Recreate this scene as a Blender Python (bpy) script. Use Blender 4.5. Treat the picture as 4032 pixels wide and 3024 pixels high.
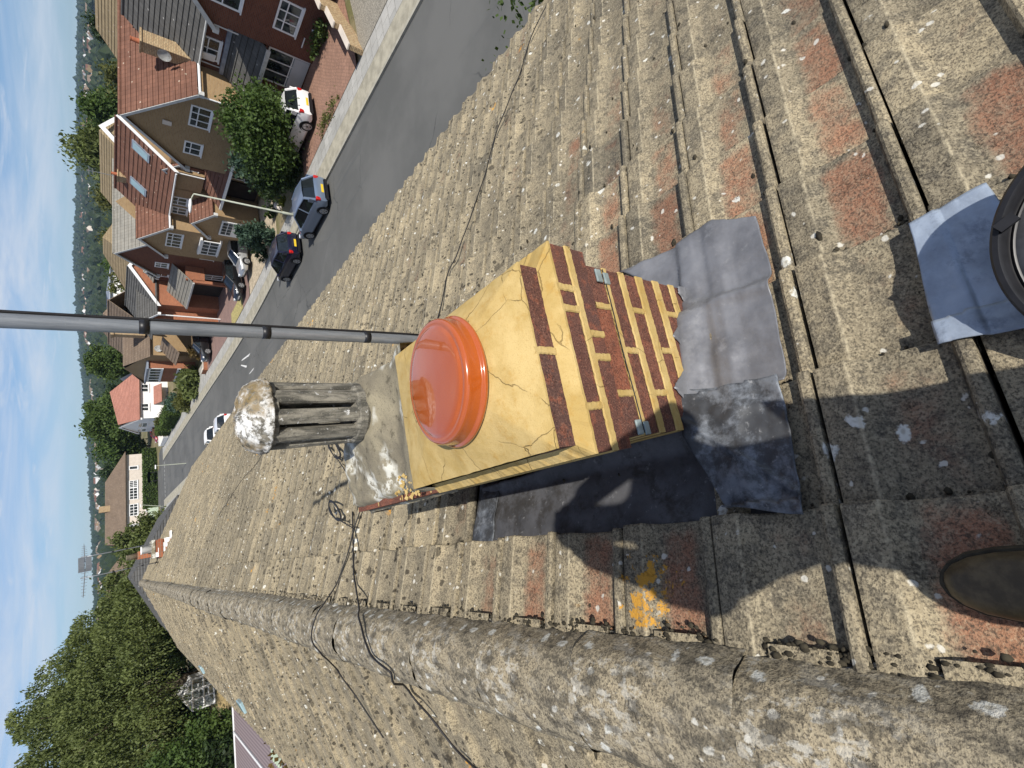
import bpy, bmesh, math, random
import numpy as np
from mathutils import Vector, Matrix, noise as mnoise
random.seed(7); rng = np.random.default_rng(7)
for _o in list(bpy.data.objects): bpy.data.objects.remove(_o)
SC = bpy.context.scene; COL = SC.collection
rad = math.radians
# ------------------------------------------------------------------ camera (held upright, so the frame lies on its side)
FPX, HX, CX, CY = 1860.0, 435.0, 2016.0, 1512.0        # solved from the vanishing points of roof, walls and bricks
PITCH = math.atan((CX-HX)/FPX); YAW = rad(17.15)
FH = Vector((math.sin(YAW), math.cos(YAW), 0)); RT = Vector((math.cos(YAW), -math.sin(YAW), 0)); UP = Vector((0, 0, 1))
FW = math.cos(PITCH)*FH - math.sin(PITCH)*UP; DN = -math.sin(PITCH)*FH - math.cos(PITCH)*UP
cam = bpy.data.cameras.new('camera'); co = bpy.data.objects.new('camera', cam); COL.objects.link(co)
cam.sensor_fit = 'HORIZONTAL'; cam.sensor_width = 36; cam.lens = 36*FPX/4032; cam.clip_start = 0.03; cam.clip_end = 20000
m = Matrix((DN, RT, -FW)).transposed().to_4x4(); co.matrix_world = m
SC.camera = co
# ------------------------------------------------------------------ sky, sun, exposure
SUN_EL, SUN_L = rad(44), Vector((-0.10, 1.0, 0)).normalized()   # direction the light travels, seen in plan
world = bpy.data.worlds.new('World'); SC.world = world; world.use_nodes = True
LD = Vector((SUN_L.x*math.cos(SUN_EL), SUN_L.y*math.cos(SUN_EL), -math.sin(SUN_EL)))
def build_world():
    nt = world.node_tree; nt.nodes.clear(); n = nt.nodes.new; L = nt.links.new
    out = n('ShaderNodeOutputWorld'); bg = n('ShaderNodeBackground'); sky = n('ShaderNodeTexSky')
    sky.sky_type = 'NISHITA'; sky.sun_disc = False; sky.sun_elevation = SUN_EL
    sky.sun_rotation = math.atan2(-LD.x, -LD.y); sky.air_density = 1.0; sky.dust_density = 0.3; sky.ozone_density = 2.0
    bg.inputs['Strength'].default_value = 0.075
    tc = n('ShaderNodeTexCoord'); sep = n('ShaderNodeSeparateXYZ'); L(tc.outputs['Generated'], sep.inputs[0])
    def ma(op, a, b=None, clamp=False):
        x = n('ShaderNodeMath'); x.operation = op; x.use_clamp = clamp
        for i, v in enumerate((a, b)):
            if v is None: continue
            if isinstance(v, (int, float)): x.inputs[i].default_value = v
            else: L(v, x.inputs[i])
        return x.outputs[0]
    zc = ma('MAXIMUM', ma('ADD', sep.outputs[2], 0.06), 0.02)
    comb = n('ShaderNodeCombineXYZ'); L(ma('DIVIDE', sep.outputs[0], zc), comb.inputs[0]); L(ma('DIVIDE', sep.outputs[1], zc), comb.inputs[1])
    def cloud(scale, det, lo, hi, off, dist=0.5, sx=1.0):
        mp = n('ShaderNodeMapping'); mp.inputs['Location'].default_value = off; mp.inputs['Scale'].default_value = (1, sx, 1)
        mp.inputs['Rotation'].default_value = (0, 0, 0.5)
        L(comb.outputs[0], mp.inputs[0]); nz = n('ShaderNodeTexNoise'); L(mp.outputs[0], nz.inputs['Vector'])
        nz.inputs['Scale'].default_value = scale; nz.inputs['Detail'].default_value = det; nz.inputs['Roughness'].default_value = 0.6; nz.inputs['Distortion'].default_value = dist
        mr = n('ShaderNodeMapRange'); mr.interpolation_type = 'SMOOTHSTEP'; L(nz.outputs[0], mr.inputs[0]); mr.inputs[1].default_value = lo; mr.inputs[2].default_value = hi
        return mr.outputs[0]
    c1 = cloud(0.50, 6, 0.30, 0.74, (3.1, 1.7, 0)); c2 = cloud(1.4, 7, 0.44, 0.76, (8.2, 4.4, 0), 0.8)
    hi = n('ShaderNodeMapRange'); hi.interpolation_type = 'SMOOTHSTEP'; L(sep.outputs[2], hi.inputs[0]); hi.inputs[1].default_value = 0.022; hi.inputs[2].default_value = 0.085
    fac = ma('MULTIPLY', ma('MAXIMUM', ma('MULTIPLY', c1, 0.9), ma('MULTIPLY', c2, 0.75)), hi.outputs[0], True)
    mix = n('ShaderNodeMix'); mix.data_type = 'RGBA'
    tn = n('ShaderNodeMix'); tn.data_type = 'RGBA'; tn.blend_type = 'MULTIPLY'; tn.inputs[0].default_value = 1; L(sky.outputs[0], tn.inputs[6]); tn.inputs[7].default_value = (0.74, 0.90, 1.20, 1)
    L(fac, mix.inputs[0]); L(tn.outputs[2], mix.inputs[6]); mix.inputs[7].default_value = (8.6, 9.2, 10.2, 1)
    L(mix.outputs[2], bg.inputs[0]); L(bg.outputs[0], out.inputs[0])
build_world()
sl = bpy.data.lights.new('sun', 'SUN'); sl.energy = 5.0; sl.angle = rad(0.53); sl.color = (1.0, 0.95, 0.87)
so = bpy.data.objects.new('sun', sl); COL.objects.link(so); so.rotation_euler = LD.to_track_quat('-Z', 'Y').to_euler(); so.location = (0, 0, 30)
SC.view_settings.view_transform = 'Standard'; SC.view_settings.look = 'None'; SC.view_settings.exposure = 0.14; SC.view_settings.gamma = 1
SC.view_settings.use_curve_mapping = False
SC.cycles.max_bounces = 6; SC.cycles.diffuse_bounces = 3; SC.cycles.glossy_bounces = 3; SC.cycles.transmission_bounces = 3; SC.cycles.volume_bounces = 0
SC.cycles.transparent_max_bounces = 6
# ------------------------------------------------------------------ measuring helpers: a pixel of the photograph to a point on a plane
def ray(x, y): return ((CY-y)*RT + (x-CX)*DN + FPX*FW).normalized()
def on(x, y, axis, v):
    d = ray(x, y); return d*(v/d[axis])
def frac(v): return v-math.floor(v)
def smooth(a, b, x):
    t = max(0.0, min(1.0, (x-a)/(b-a))); return t*t*(3-2*t)
def lerp(a, b, t): return a+(b-a)*t
def nz(x, y, z=0, s=1.0): return mnoise.noise(Vector((x*s, y*s, z*s)))
# ------------------------------------------------------------------ mesh builder
class MB:
    def __init__(s): s.v = []; s.f = []; s.mi = []; s.at = {}; s.cur = {}; s.marks = []
    def new(s, name=None): s.marks.append((len(s.v), len(s.f), name))        # what follows is a piece of its own
    def pieces(s):
        ends = s.marks[1:]+[(len(s.v), len(s.f), None)]
        for (a, fa, nm), (b, fb, _) in zip(s.marks, ends):
            q = MB(); q.v = s.v[a:b]; q.f = [tuple(i-a for i in f) for f in s.f[fa:fb]]; q.mi = s.mi[fa:fb]; yield nm, q
    def vert(s, p, **a):
        s.v.append((p[0], p[1], p[2]))
        for k, v in a.items(): s.at.setdefault(k, {})[len(s.v)-1] = v
        for k, v in s.cur.items(): s.at.setdefault(k, {}).setdefault(len(s.v)-1, v)
        return len(s.v)-1
    def face(s, idx, m=0): s.f.append(tuple(idx)); s.mi.append(m)
    def poly(s, pts, m=0): s.face([s.vert(p) for p in pts], m)
    def box(s, lo, hi, m=0, skip=''):
        x0, y0, z0 = lo; x1, y1, z1 = hi
        i = [s.vert(p) for p in ((x0,y0,z0),(x1,y0,z0),(x1,y1,z0),(x0,y1,z0),(x0,y0,z1),(x1,y0,z1),(x1,y1,z1),(x0,y1,z1))]
        for k, q in (('b',(0,3,2,1)),('t',(4,5,6,7)),('f',(0,1,5,4)),('r',(1,2,6,5)),('k',(2,3,7,6)),('l',(3,0,4,7))):
            if k not in skip: s.face([i[j] for j in q], m)
    def obox(s, c, ax, ay, az, m=0):       # oriented box: centre and half-axis vectors
        c, ax, ay, az = map(Vector, (c, ax, ay, az))
        i = [s.vert(c+a*ax+b*ay+d*az) for d in (-1,1) for a, b in ((-1,-1),(1,-1),(1,1),(-1,1))]
        for q in ((0,3,2,1),(4,5,6,7),(0,1,5,4),(1,2,6,5),(2,3,7,6),(3,0,4,7)): s.face([i[j] for j in q], m)
    def grid(s, rows, m=0, close=False):
        for a, b in zip(rows[:-1], rows[1:]):
            n = len(a)
            for j in range(n if close else n-1):
                k = (j+1) % n; s.face((a[j], a[k], b[k], b[j]), m)
    def tube(s, path, r, n=8, m=0, cap=True):
        path = [Vector(p) for p in path]; rows = []; a = None
        for i, p in enumerate(path):
            t = (path[min(i+1, len(path)-1)]-path[max(i-1, 0)]).normalized()
            if a is None: a = t.cross(Vector((0.31, 0.17, 0.93)))
            else: a = a-t*a.dot(t)
            if a.length < 1e-3: a = t.cross(Vector((1, 0, 0)))
            a.normalize(); b = t.cross(a); rr = r[i] if isinstance(r, (list, tuple)) else r
            rows.append([s.vert(p+rr*(math.cos(6.28318*k/n)*a+math.sin(6.28318*k/n)*b)) for k in range(n)])
        s.grid(rows, m, True)
        if cap: s.face(rows[0][::-1], m); s.face(rows[-1], m)
    def lathe(s, prof, c, n=32, m=0, jit=None):
        rows = []
        for r, z in prof:
            rows.append([s.vert((c[0]+r*math.cos(6.28318*k/n), c[1]+r*math.sin(6.28318*k/n), c[2]+z)) for k in range(n)])
        s.grid(rows, m, True); s.face(rows[-1], m); s.face(rows[0][::-1], m)
    def build(s, name, mats, parent=None, smooth=False, loc=None):
        me = bpy.data.meshes.new(name)
        vs = s.v
        if loc is not None: vs = [(x-loc[0], y-loc[1], z-loc[2]) for x, y, z in vs]
        me.from_pydata(vs, [], s.f)
        mats = mats if isinstance(mats, (list, tuple)) else [mats]
        for q in mats: me.materials.append(q)
        me.polygons.foreach_set('material_index', s.mi)
        if smooth: me.polygons.foreach_set('use_smooth', [True]*len(s.f))
        # metre-scaled UVs from each face's own direction
        uv = me.uv_layers.new(name='uv'); buf = np.zeros((len(me.loops), 2), np.float32)
        for p in me.polygons:
            nn = p.normal
            if abs(nn.z) > 0.985: t = Vector((1, 0, 0))
            else: t = Vector((-nn.y, nn.x, 0)).normalized()
            b = nn.cross(t)
            for li in p.loop_indices:
                q = s.v[me.loops[li].vertex_index]; q = Vector(q); buf[li] = (q.dot(t), q.dot(b))
        uv.data.foreach_set('uv', buf.ravel())
        for k, dct in s.at.items():
            a = me.attributes.new(k, 'FLOAT', 'POINT'); arr = np.zeros(len(s.v), np.float32)
            for i, v in dct.items(): arr[i] = v
            a.data.foreach_set('value', arr)
        o = bpy.data.objects.new(name, me); COL.objects.link(o)
        if loc is not None: o.location = loc
        if parent is not None:
            o.parent = parent
            pl = Vector((0, 0, 0)); q = parent
            while q is not None: pl += q.location; q = q.parent
            o.location = o.location - pl
        return o
def tag(o, label=None, cat=None, group=None, kind=None):
    if label: o['label'] = label
    if cat: o['category'] = cat
    if group: o['group'] = group
    if kind: o['kind'] = kind
    return o
def empty(name, loc, label, cat, group=None):
    o = bpy.data.objects.new(name, None); COL.objects.link(o); o.location = loc; o.empty_display_size = 0.2
    return tag(o, label, cat, group)
def modify(o, kind, **kw):
    md = o.modifiers.new(kind.lower(), kind)
    for k, v in kw.items(): setattr(md, k, v)
    return md
# ------------------------------------------------------------------ material helper
class NT:
    def __init__(s, name):
        s.m = bpy.data.materials.new(name); s.m.use_nodes = True; s.t = s.m.node_tree; s.t.nodes.clear()
        s.out = s.t.nodes.new('ShaderNodeOutputMaterial'); s.p = s.t.nodes.new('ShaderNodeBsdfPrincipled'); s.t.links.new(s.p.outputs[0], s.out.inputs[0])
    def n(s, ty, **kw):
        x = s.t.nodes.new('ShaderNode'+ty)
        for k, v in kw.items(): setattr(x, k, v)
        return x
    def L(s, a, b): s.t.links.new(a, b)
    def set(s, sock, v):
        if hasattr(v, 'is_output'): s.L(v, sock)
        elif isinstance(v, (tuple, list)): sock.default_value = tuple(v)+((1,) if len(v) == 3 and len(sock.default_value) == 4 else ())
        else: sock.default_value = v
    def co(s, kind='Object', scale=(1,1,1), rot=(0,0,0), loc=(0,0,0)):
        tc = s.n('TexCoord'); mp = s.n('Mapping'); s.L(tc.outputs[kind], mp.inputs[0])
        mp.inputs['Scale'].default_value = scale; mp.inputs['Rotation'].default_value = rot; mp.inputs['Location'].default_value = loc
        return mp.outputs[0]
    def noise(s, v, scale, det=4, rough=0.55, dist=0):
        x = s.n('TexNoise'); s.L(v, x.inputs['Vector']); x.inputs['Scale'].default_value = scale; x.inputs['Detail'].default_value = det
        x.inputs['Roughness'].default_value = rough; x.inputs['Distortion'].default_value = dist; return x.outputs[0]
    def vor(s, v, scale, feat='F1', rnd=1.0):
        x = s.n('TexVoronoi', feature=feat); s.L(v, x.inputs['Vector']); x.inputs['Scale'].default_value = scale; x.inputs['Randomness'].default_value = rnd
        return x
    def ramp(s, v, lo, hi, a=0.0, b=1.0):
        x = s.n('MapRange', interpolation_type='SMOOTHSTEP'); s.set(x.inputs[0], v)
        for i, q in ((1, lo), (2, hi), (3, a), (4, b)): s.set(x.inputs[i], q)
        return x.outputs[0]
    def math(s, op, a, b=0.0, clamp=False):
        x = s.n('Math', operation=op, use_clamp=clamp); s.set(x.inputs[0], a); s.set(x.inputs[1], b); return x.outputs[0]
    def mix(s, f, a, b, mode='MIX'):
        x = s.n('Mix', data_type='RGBA', blend_type=mode); s.set(x.inputs[0], f); s.set(x.inputs[6], a); s.set(x.inputs[7], b); return x.outputs[2]
    def attr(s, name): 
        x = s.n('Attribute', attribute_name=name); return x.outputs['Fac']
    def bump(s, h, dist, strength=1.0, nrm=None):
        x = s.n('Bump'); s.L(h, x.inputs['Height']); x.inputs['Distance'].default_value = dist; x.inputs['Strength'].default_value = strength
        if nrm is not None: s.L(nrm, x.inputs['Normal'])
        s.L(x.outputs[0], s.p.inputs['Normal']); return x.outputs[0]
    def fin(s, col, rough=0.9, metal=0.0, spec=0.3, **kw):
        s.set(s.p.inputs['Base Color'], col); s.set(s.p.inputs['Roughness'], rough); s.p.inputs['Metallic'].default_value = metal
        s.p.inputs['Specular IOR Level'].default_value = spec
        for k, v in kw.items(): s.set(s.p.inputs[k.replace('_', ' ')], v)
        return s.m
def plain(name, col, rough=0.8, var=0.15, scale=6, metal=0.0, spec=0.3, **kw):
    t = NT(name); v = t.co(); f = t.noise(v, scale, 6, 0.6)
    c = t.mix(t.ramp(f, 0.3, 0.7), [q*(1-var) for q in col], [min(1, q*(1+var)) for q in col])
    return t.fin(c, rough, metal, spec, **kw)
def tile_material(name, pale=(0.375,0.322,0.222), dark=(0.255,0.222,0.158), spots=0.55, white=0.91, moss_scale=13.0, ridge=False):
    t = NT(name); v = t.co()
    w = t.n('VectorMath', operation='ADD'); nn = t.n('TexNoise'); t.L(v, nn.inputs['Vector']); nn.inputs['Scale'].default_value = 9; nn.inputs['Detail'].default_value = 3
    sc = t.n('VectorMath', operation='SCALE'); t.L(nn.outputs[1], sc.inputs[0]); sc.inputs['Scale'].default_value = 0.07; t.L(v, w.inputs[0]); t.L(sc.outputs[0], w.inputs[1]); wv = w.outputs[0]
    yy = t.n('SeparateXYZ'); t.L(v, yy.inputs[0]); nearw = t.ramp(yy.outputs[1], 0.9, 2.4, 0.22, 1.0); calm = t.ramp(yy.outputs[1], 1.0, 3.0, 1.0, 0.55)
    big = t.noise(v, 2.2, 5, 0.6); mid = t.noise(v, 17, 6, 0.65); grit = t.noise(v, 170, 3, 0.7); grit2 = t.noise(v, 60, 5, 0.7)
    c = t.mix(t.ramp(big, 0.32, 0.68), dark, pale)
    c = t.mix(t.math('MULTIPLY', t.ramp(mid, 0.47, 0.60), t.math('MULTIPLY', calm, 0.66)), c, (0.120, 0.110, 0.090))
    c = t.mix(t.math('MULTIPLY', t.ramp(grit2, 0.50, 0.60), t.math('MULTIPLY', calm, 0.55)), c, (0.45, 0.395, 0.28))
    wear = t.attr('wear'); rn = t.noise(v, 8, 6, 0.7)
    c = t.mix(t.math('MULTIPLY', t.ramp(wear, 0.05, 0.5), t.math('MULTIPLY', t.ramp(t.math('ADD', wear, t.math('MULTIPLY', rn, 1.3)), 0.98, 1.46, 0, 0.92), t.ramp(grit2, .25, .55, .55, 1.0))), c, t.mix(t.ramp(grit2, 0.35, 0.65), (0.39, 0.165, 0.095), (0.33, 0.19, 0.125)))
    c = t.mix(t.math('MULTIPLY', t.ramp(t.noise(v, 95, 4, 0.75), 0.52, 0.60), t.math('MULTIPLY', calm, 0.50)), c, (0.070, 0.064, 0.052))
    c = t.mix(t.math('MULTIPLY', t.ramp(grit, 0.50, 0.62), 0.72), c, (0.055, 0.05, 0.042))      # dark grit
    c = t.mix(t.math('MULTIPLY', t.ramp(grit, 0.46, 0.32), 0.35), c, (0.52, 0.46, 0.33))      # pale grit
    tint = t.attr('tint'); c = t.mix(1.0, c, t.mix(tint, (0.66, 0.66, 0.67), (1.16, 1.12, 1.05)), 'MULTIPLY')
    ragged = t.noise(v, 75, 4, 0.75)
    def blobs(scale, thr, r, soft, vec):
        a = t.vor(vec, scale); sep = t.n('SeparateColor'); t.L(a.outputs['Color'], sep.inputs[0])
        rr = t.math('MULTIPLY', t.ramp(sep.outputs[0], thr, 1.0), r)
        dd = t.math('ADD', a.outputs['Distance'], t.math('MULTIPLY', t.math('SUBTRACT', ragged, 0.5), 0.55))
        return t.math('MULTIPLY', t.ramp(t.math('SUBTRACT', dd, rr), soft, 0.0), t.math('GREATER_THAN', sep.outputs[0], thr)), a, sep
    b1, _, _ = blobs(moss_scale, spots, 0.34, 0.07, wv); patch = t.math('MULTIPLY', t.ramp(t.noise(v, 1.3, 3), 0.40, 0.60), nearw)
    c = t.mix(t.math('MULTIPLY', b1, t.math('MULTIPLY', patch, 0.8)), c, (0.050, 0.044, 0.034))
    b1s, _, _ = blobs(moss_scale*2.6, spots, 0.42, 0.10, wv)
    c = t.mix(t.math('MULTIPLY', b1s, t.math('MULTIPLY', nearw, 0.85)), c, (0.038, 0.033, 0.026))
    b2, av, sp = blobs(17, white, 0.24, 0.10, wv)                         # pale lichen rosettes, some with a darker eye
    ring = t.mix(t.ramp(av.outputs['Distance'], 0.05, 0.14), (0.46, 0.44, 0.37), (0.66, 0.66, 0.60)); 
    c = t.mix(t.math('MULTIPLY', b2, t.ramp(grit2, 0.30, 0.52, 0.35, 0.95)), c, ring)
    b3, _, _ = blobs(40, white, 0.30, 0.14, wv); c = t.mix(t.math('MULTIPLY', b3, 0.8), c, (0.62, 0.60, 0.53))
    c = t.mix(t.math('MULTIPLY', t.attr('crest'), t.ramp(grit2, .36, .62, .1, .75)), c, (0.52, 0.45, 0.31))  # pale line painted along each roll's crest as a highlight
    dirt = t.attr('dirt'); c = t.mix(t.math('MULTIPLY', t.ramp(t.math('ADD', dirt, t.math('MULTIPLY', t.math('SUBTRACT', mid, 0.5), 1.1)), 0.45, 0.80), 0.88), c, (0.042, 0.037, 0.030))  # dark laps: dirt, plus shade painted into rib drops and course edges
    og = t.math('MULTIPLY', t.ramp(t.noise(t.co(loc=(5.3, 2.2, 0)), 2.3, 4, 0.6), 0.66, 0.72), t.ramp(t.noise(v, 26, 4, 0.65), 0.50, 0.58)); c = t.mix(og, c, (0.60, 0.30, 0.04))
    pd = t.n('VectorMath', operation='DISTANCE'); cz = t.n('CombineXYZ'); t.L(yy.outputs[0], cz.inputs[0]); t.L(yy.outputs[1], cz.inputs[1]); t.L(cz.outputs[0], pd.inputs[0]); pd.inputs[1].default_value = (-0.335, 0.905, 0)
    og2 = t.ramp(t.math('ADD', t.ramp(pd.outputs['Value'], 0.02, 0.15, 0.17, 0.0), t.noise(v, 26, 6, 0.75)), 0.64, 0.70); c = t.mix(t.math('MULTIPLY', og2, t.math('LESS_THAN', pd.outputs['Value'], 0.16)), c, (0.52, 0.27, 0.045))
    if ridge:
        wr = t.ramp(t.noise(t.co(scale=(1, 0.55, 1)), 30, 5, 0.7), 0.50, 0.57); far = t.ramp(t.noise(v, 1.1, 2), 0.38, 0.58)
        c = t.mix(t.math('MULTIPLY', wr, t.math('MULTIPLY', far, 0.92)), c, (0.62, 0.60, 0.53))
        dk = t.ramp(t.noise(t.co(scale=(1, 0.6, 1), loc=(3, 1, 7)), 24, 5, 0.7), 0.50, 0.60); c = t.mix(t.math('MULTIPLY', dk, 0.60), c, (0.045, 0.042, 0.036))
    h = t.math('ADD', t.math('MULTIPLY', grit2, 1.0), t.math('ADD', t.math('MULTIPLY', grit, 0.7), t.math('MULTIPLY', b1, 0.8)))
    t.bump(h, 0.004, 0.9)
    return t.fin(c, 0.95, spec=0.15)
M = {}
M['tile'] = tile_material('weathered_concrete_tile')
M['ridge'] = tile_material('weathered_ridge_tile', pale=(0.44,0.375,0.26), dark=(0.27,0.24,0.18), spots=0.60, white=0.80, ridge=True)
M['moss'] = plain('dry_moss', (0.042, 0.036, 0.024), 1.0, 0.5, 40)
def brick_near():
    t = NT('dark_engineering_brick'); v = t.co(); tint = t.attr('tint'); g = t.noise(v, 260, 3, 0.7); g2 = t.noise(v, 45, 5, 0.7); b = t.noise(v, 11, 4, 0.6)
    c = t.mix(tint, (0.088, 0.050, 0.044), (0.26, 0.092, 0.052)); c = t.mix(t.ramp(b, 0.38, 0.62, 0, 0.6), c, (0.10, 0.042, 0.030))
    c = t.mix(t.ramp(g2, 0.50, 0.66, 0, 0.7), c, (0.30, 0.10, 0.055)); c = t.mix(t.ramp(t.noise(v, 90, 4, .75), 0.55, 0.66, 0, 0.6), c, (0.03, 0.02, 0.02)); c = t.mix(t.ramp(g, 0.54, 0.62, 0, 0.85), c, (0.030, 0.018, 0.017)); c = t.mix(t.ramp(g, 0.42, 0.34, 0, 0.6), c, (0.34, 0.20, 0.14))
    t.bump(t.math('ADD', g, g2), 0.002, 0.8); return t.fin(c, 0.85, spec=0.25)
M['brick'] = brick_near()
def mortar_new():
    t = NT('yellow_sand_mortar'); v = t.co(); g = t.noise(v, 300, 3, 0.7); b = t.noise(v, 6, 5, 0.65); p = t.noise(v, 26, 5, 0.7)
    c = t.mix(t.ramp(b, 0.34, 0.66), (0.42, 0.295, 0.105), (0.55, 0.41, 0.18)); c = t.mix(t.ramp(p, 0.50, 0.72, 0, 0.55), c, (0.40, 0.235, 0.055)); c = t.mix(t.ramp(g, 0.55, 0.68, 0, 0.35), c, (0.30, 0.17, 0.05))
    w = t.n('VectorMath', operation='ADD'); nn = t.n('TexNoise'); t.L(v, nn.inputs['Vector']); nn.inputs['Scale'].default_value = 14; nn.inputs['Detail'].default_value = 4
    sc = t.n('VectorMath', operation='SCALE'); t.L(nn.outputs[1], sc.inputs[0]); sc.inputs['Scale'].default_value = 0.045; t.L(v, w.inputs[0]); t.L(sc.outputs[0], w.inputs[1])
    e = t.vor(w.outputs[0], 5.0, 'DISTANCE_TO_EDGE').outputs['Distance']; keep = t.ramp(t.noise(v, 7, 2), 0.44, 0.56)
    cr = t.math('MULTIPLY', t.ramp(e, 0.007, 0.001), keep); c = t.mix(t.math('MULTIPLY', cr, 0.6), c, (0.14, 0.085, 0.03))
    t.bump(t.math('SUBTRACT', t.math('ADD', t.math('MULTIPLY', g, 0.4), p), cr), 0.004, 0.7); return t.fin(c, 0.92, spec=0.2)
M['mortar'] = mortar_new()
def mortar_old():
    t = NT('old_grey_mortar'); v = t.co(); g = t.noise(v, 190, 3, 0.7); p = t.noise(v, 22, 6, 0.7); b = t.noise(v, 7, 4, 0.6)
    c = t.mix(t.ramp(b, 0.35, 0.65), (0.21, 0.185, 0.135), (0.30, 0.265, 0.185)); c = t.mix(t.ramp(p, 0.55, 0.66, 0, 0.7), c, (0.07, 0.062, 0.045)); c = t.mix(t.ramp(g, 0.55, 0.68, 0, 0.6), c, (0.06, 0.055, 0.045))
    wl = t.math('MULTIPLY', t.ramp(t.noise(t.co(loc=(9, 3, 2)), 5, 3), 0.50, 0.60), t.ramp(p, 0.42, 0.52)); c = t.mix(wl, c, (0.62, 0.61, 0.54))
    t.bump(t.math('ADD', p, t.math('MULTIPLY', g, 0.6)), 0.006, 0.9); return t.fin(c, 0.95, spec=0.15)
M['mortar_old'] = mortar_old()
def lead_mat(name, base, stain, amount, rough=0.42, metal=0.35):
    t = NT(name); v = t.co(); b = t.noise(v, 5, 6, 0.65, 0.1); p = t.noise(v, 38, 5, 0.7); st = t.noise(t.co(loc=(4, 1, 3)), 8, 8, 0.75, 0.15)
    c = t.mix(t.ramp(b, 0.35, 0.65), [q*0.78 for q in base], [q*1.22 for q in base]); c = t.mix(t.ramp(st, 0.62-amount*0.3, 0.72-amount*0.2, 0, 0.85), c, stain)
    c = t.mix(t.ramp(p, 0.60, 0.72, 0, 0.4*amount+0.1), c, (0.50, 0.50, 0.50)); t.bump(t.math('ADD', b, t.math('MULTIPLY', p, 0.2)), 0.006, 0.5)
    return t.fin(c, t.ramp(p, 0.3, 0.7, rough-0.1, rough+0.15), metal, 0.4)
M['lead_new'] = lead_mat('new_lead_sheet', (0.185, 0.187, 0.198), (0.25, 0.252, 0.262), 0.15, 0.42, 0.3)
M['lead_old'] = lead_mat('old_stained_lead', (0.175, 0.19, 0.21), (0.030, 0.030, 0.031), 0.75, 0.5, 0.25)
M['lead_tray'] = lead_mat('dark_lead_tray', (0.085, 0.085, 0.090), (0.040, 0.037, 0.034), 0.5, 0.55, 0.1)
M['lead_flue'] = lead_mat('pale_lead_slate', (0.30, 0.35, 0.42), (0.16, 0.19, 0.24), 0.3, 0.42, 0.35)
def cap_mat():
    t = NT('glossy_orange_terracotta'); v = t.co(); b = t.noise(v, 400, 2, 0.6)
    c = t.mix(t.ramp(b, 0.35, 0.65), (0.38, 0.078, 0.010), (0.42, 0.088, 0.012)); return t.fin(c, 0.20, spec=0.5, Coat_Weight=1.0, Coat_Roughness=0.02, Coat_IOR=1.6)
M['cap'] = cap_mat()
def cowl_mat(name, white):
    t = NT(name); v = t.co(); st = t.noise(t.co(scale=(1, 1, 0.25)), 34, 6, 0.7); p = t.noise(v, 60, 5, 0.7); g = t.noise(v, 220, 3, 0.7)
    c = t.mix(t.ramp(st, 0.36, 0.64), (0.075, 0.072, 0.062), (0.27, 0.25, 0.205)); c = t.mix(t.ramp(p, 0.56, 0.68, 0, 0.6), c, (0.045, 0.043, 0.038)); c = t.mix(t.ramp(g, 0.57, 0.66, 0, 0.5), c, (0.33, 0.31, 0.26))
    wl = t.ramp(t.noise(v, 30, 6, 0.72), 0.60-white*0.18, 0.68-white*0.14); c = t.mix(t.math('MULTIPLY', wl, 0.95 if white > 0.5 else 0.8), c, (0.74, 0.74, 0.72))
    if white > 0.5:
        ye = t.math('MULTIPLY', t.ramp(t.noise(t.co(loc=(2, 8, 1)), 8, 4), 0.46, 0.58), t.ramp(p, 0.35, 0.55)); c = t.mix(t.math('MULTIPLY', ye, 0.85), c, (0.20, 0.135, 0.045))
    t.bump(t.math('ADD', t.noise(v, 70, 5, 0.7), t.math('MULTIPLY', g, 0.5)), 0.006 if white > 0.5 else 0.004, 0.9); return t.fin(c, 0.95, spec=0.15)
M['cowl'] = cowl_mat('lichened_concrete_cowl', 0.0); M['dome'] = cowl_mat('white_crusted_dome', 1.0)
def mast_mat():
    t = NT('dull_aluminium_mast'); st = t.noise(t.co(scale=(3, 3, 0.3)), 26, 5, 0.7); p = t.noise(t.co(), 130, 4, 0.7)
    c = t.mix(t.ramp(st, 0.3, 0.7), (0.21, 0.225, 0.245), (0.32, 0.335, 0.355)); c = t.mix(t.ramp(p, 0.66, 0.74, 0, 0.5), c, (0.62, 0.63, 0.64)); t.bump(st, 0.001, 0.5); return t.fin(c, 0.42, 0.55, 0.4)
M['mast'] = mast_mat()
M['black'] = plain('black_plastic', (0.012, 0.012, 0.014), 0.42, 0.3, 20, spec=0.4)
M['cable'] = plain('black_cable_sheath', (0.016, 0.015, 0.016), 0.5, 0.2, 30)
M['galv'] = plain('galvanised_clip', (0.33, 0.40, 0.40), 0.4, 0.2, 40, metal=0.4)
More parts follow.
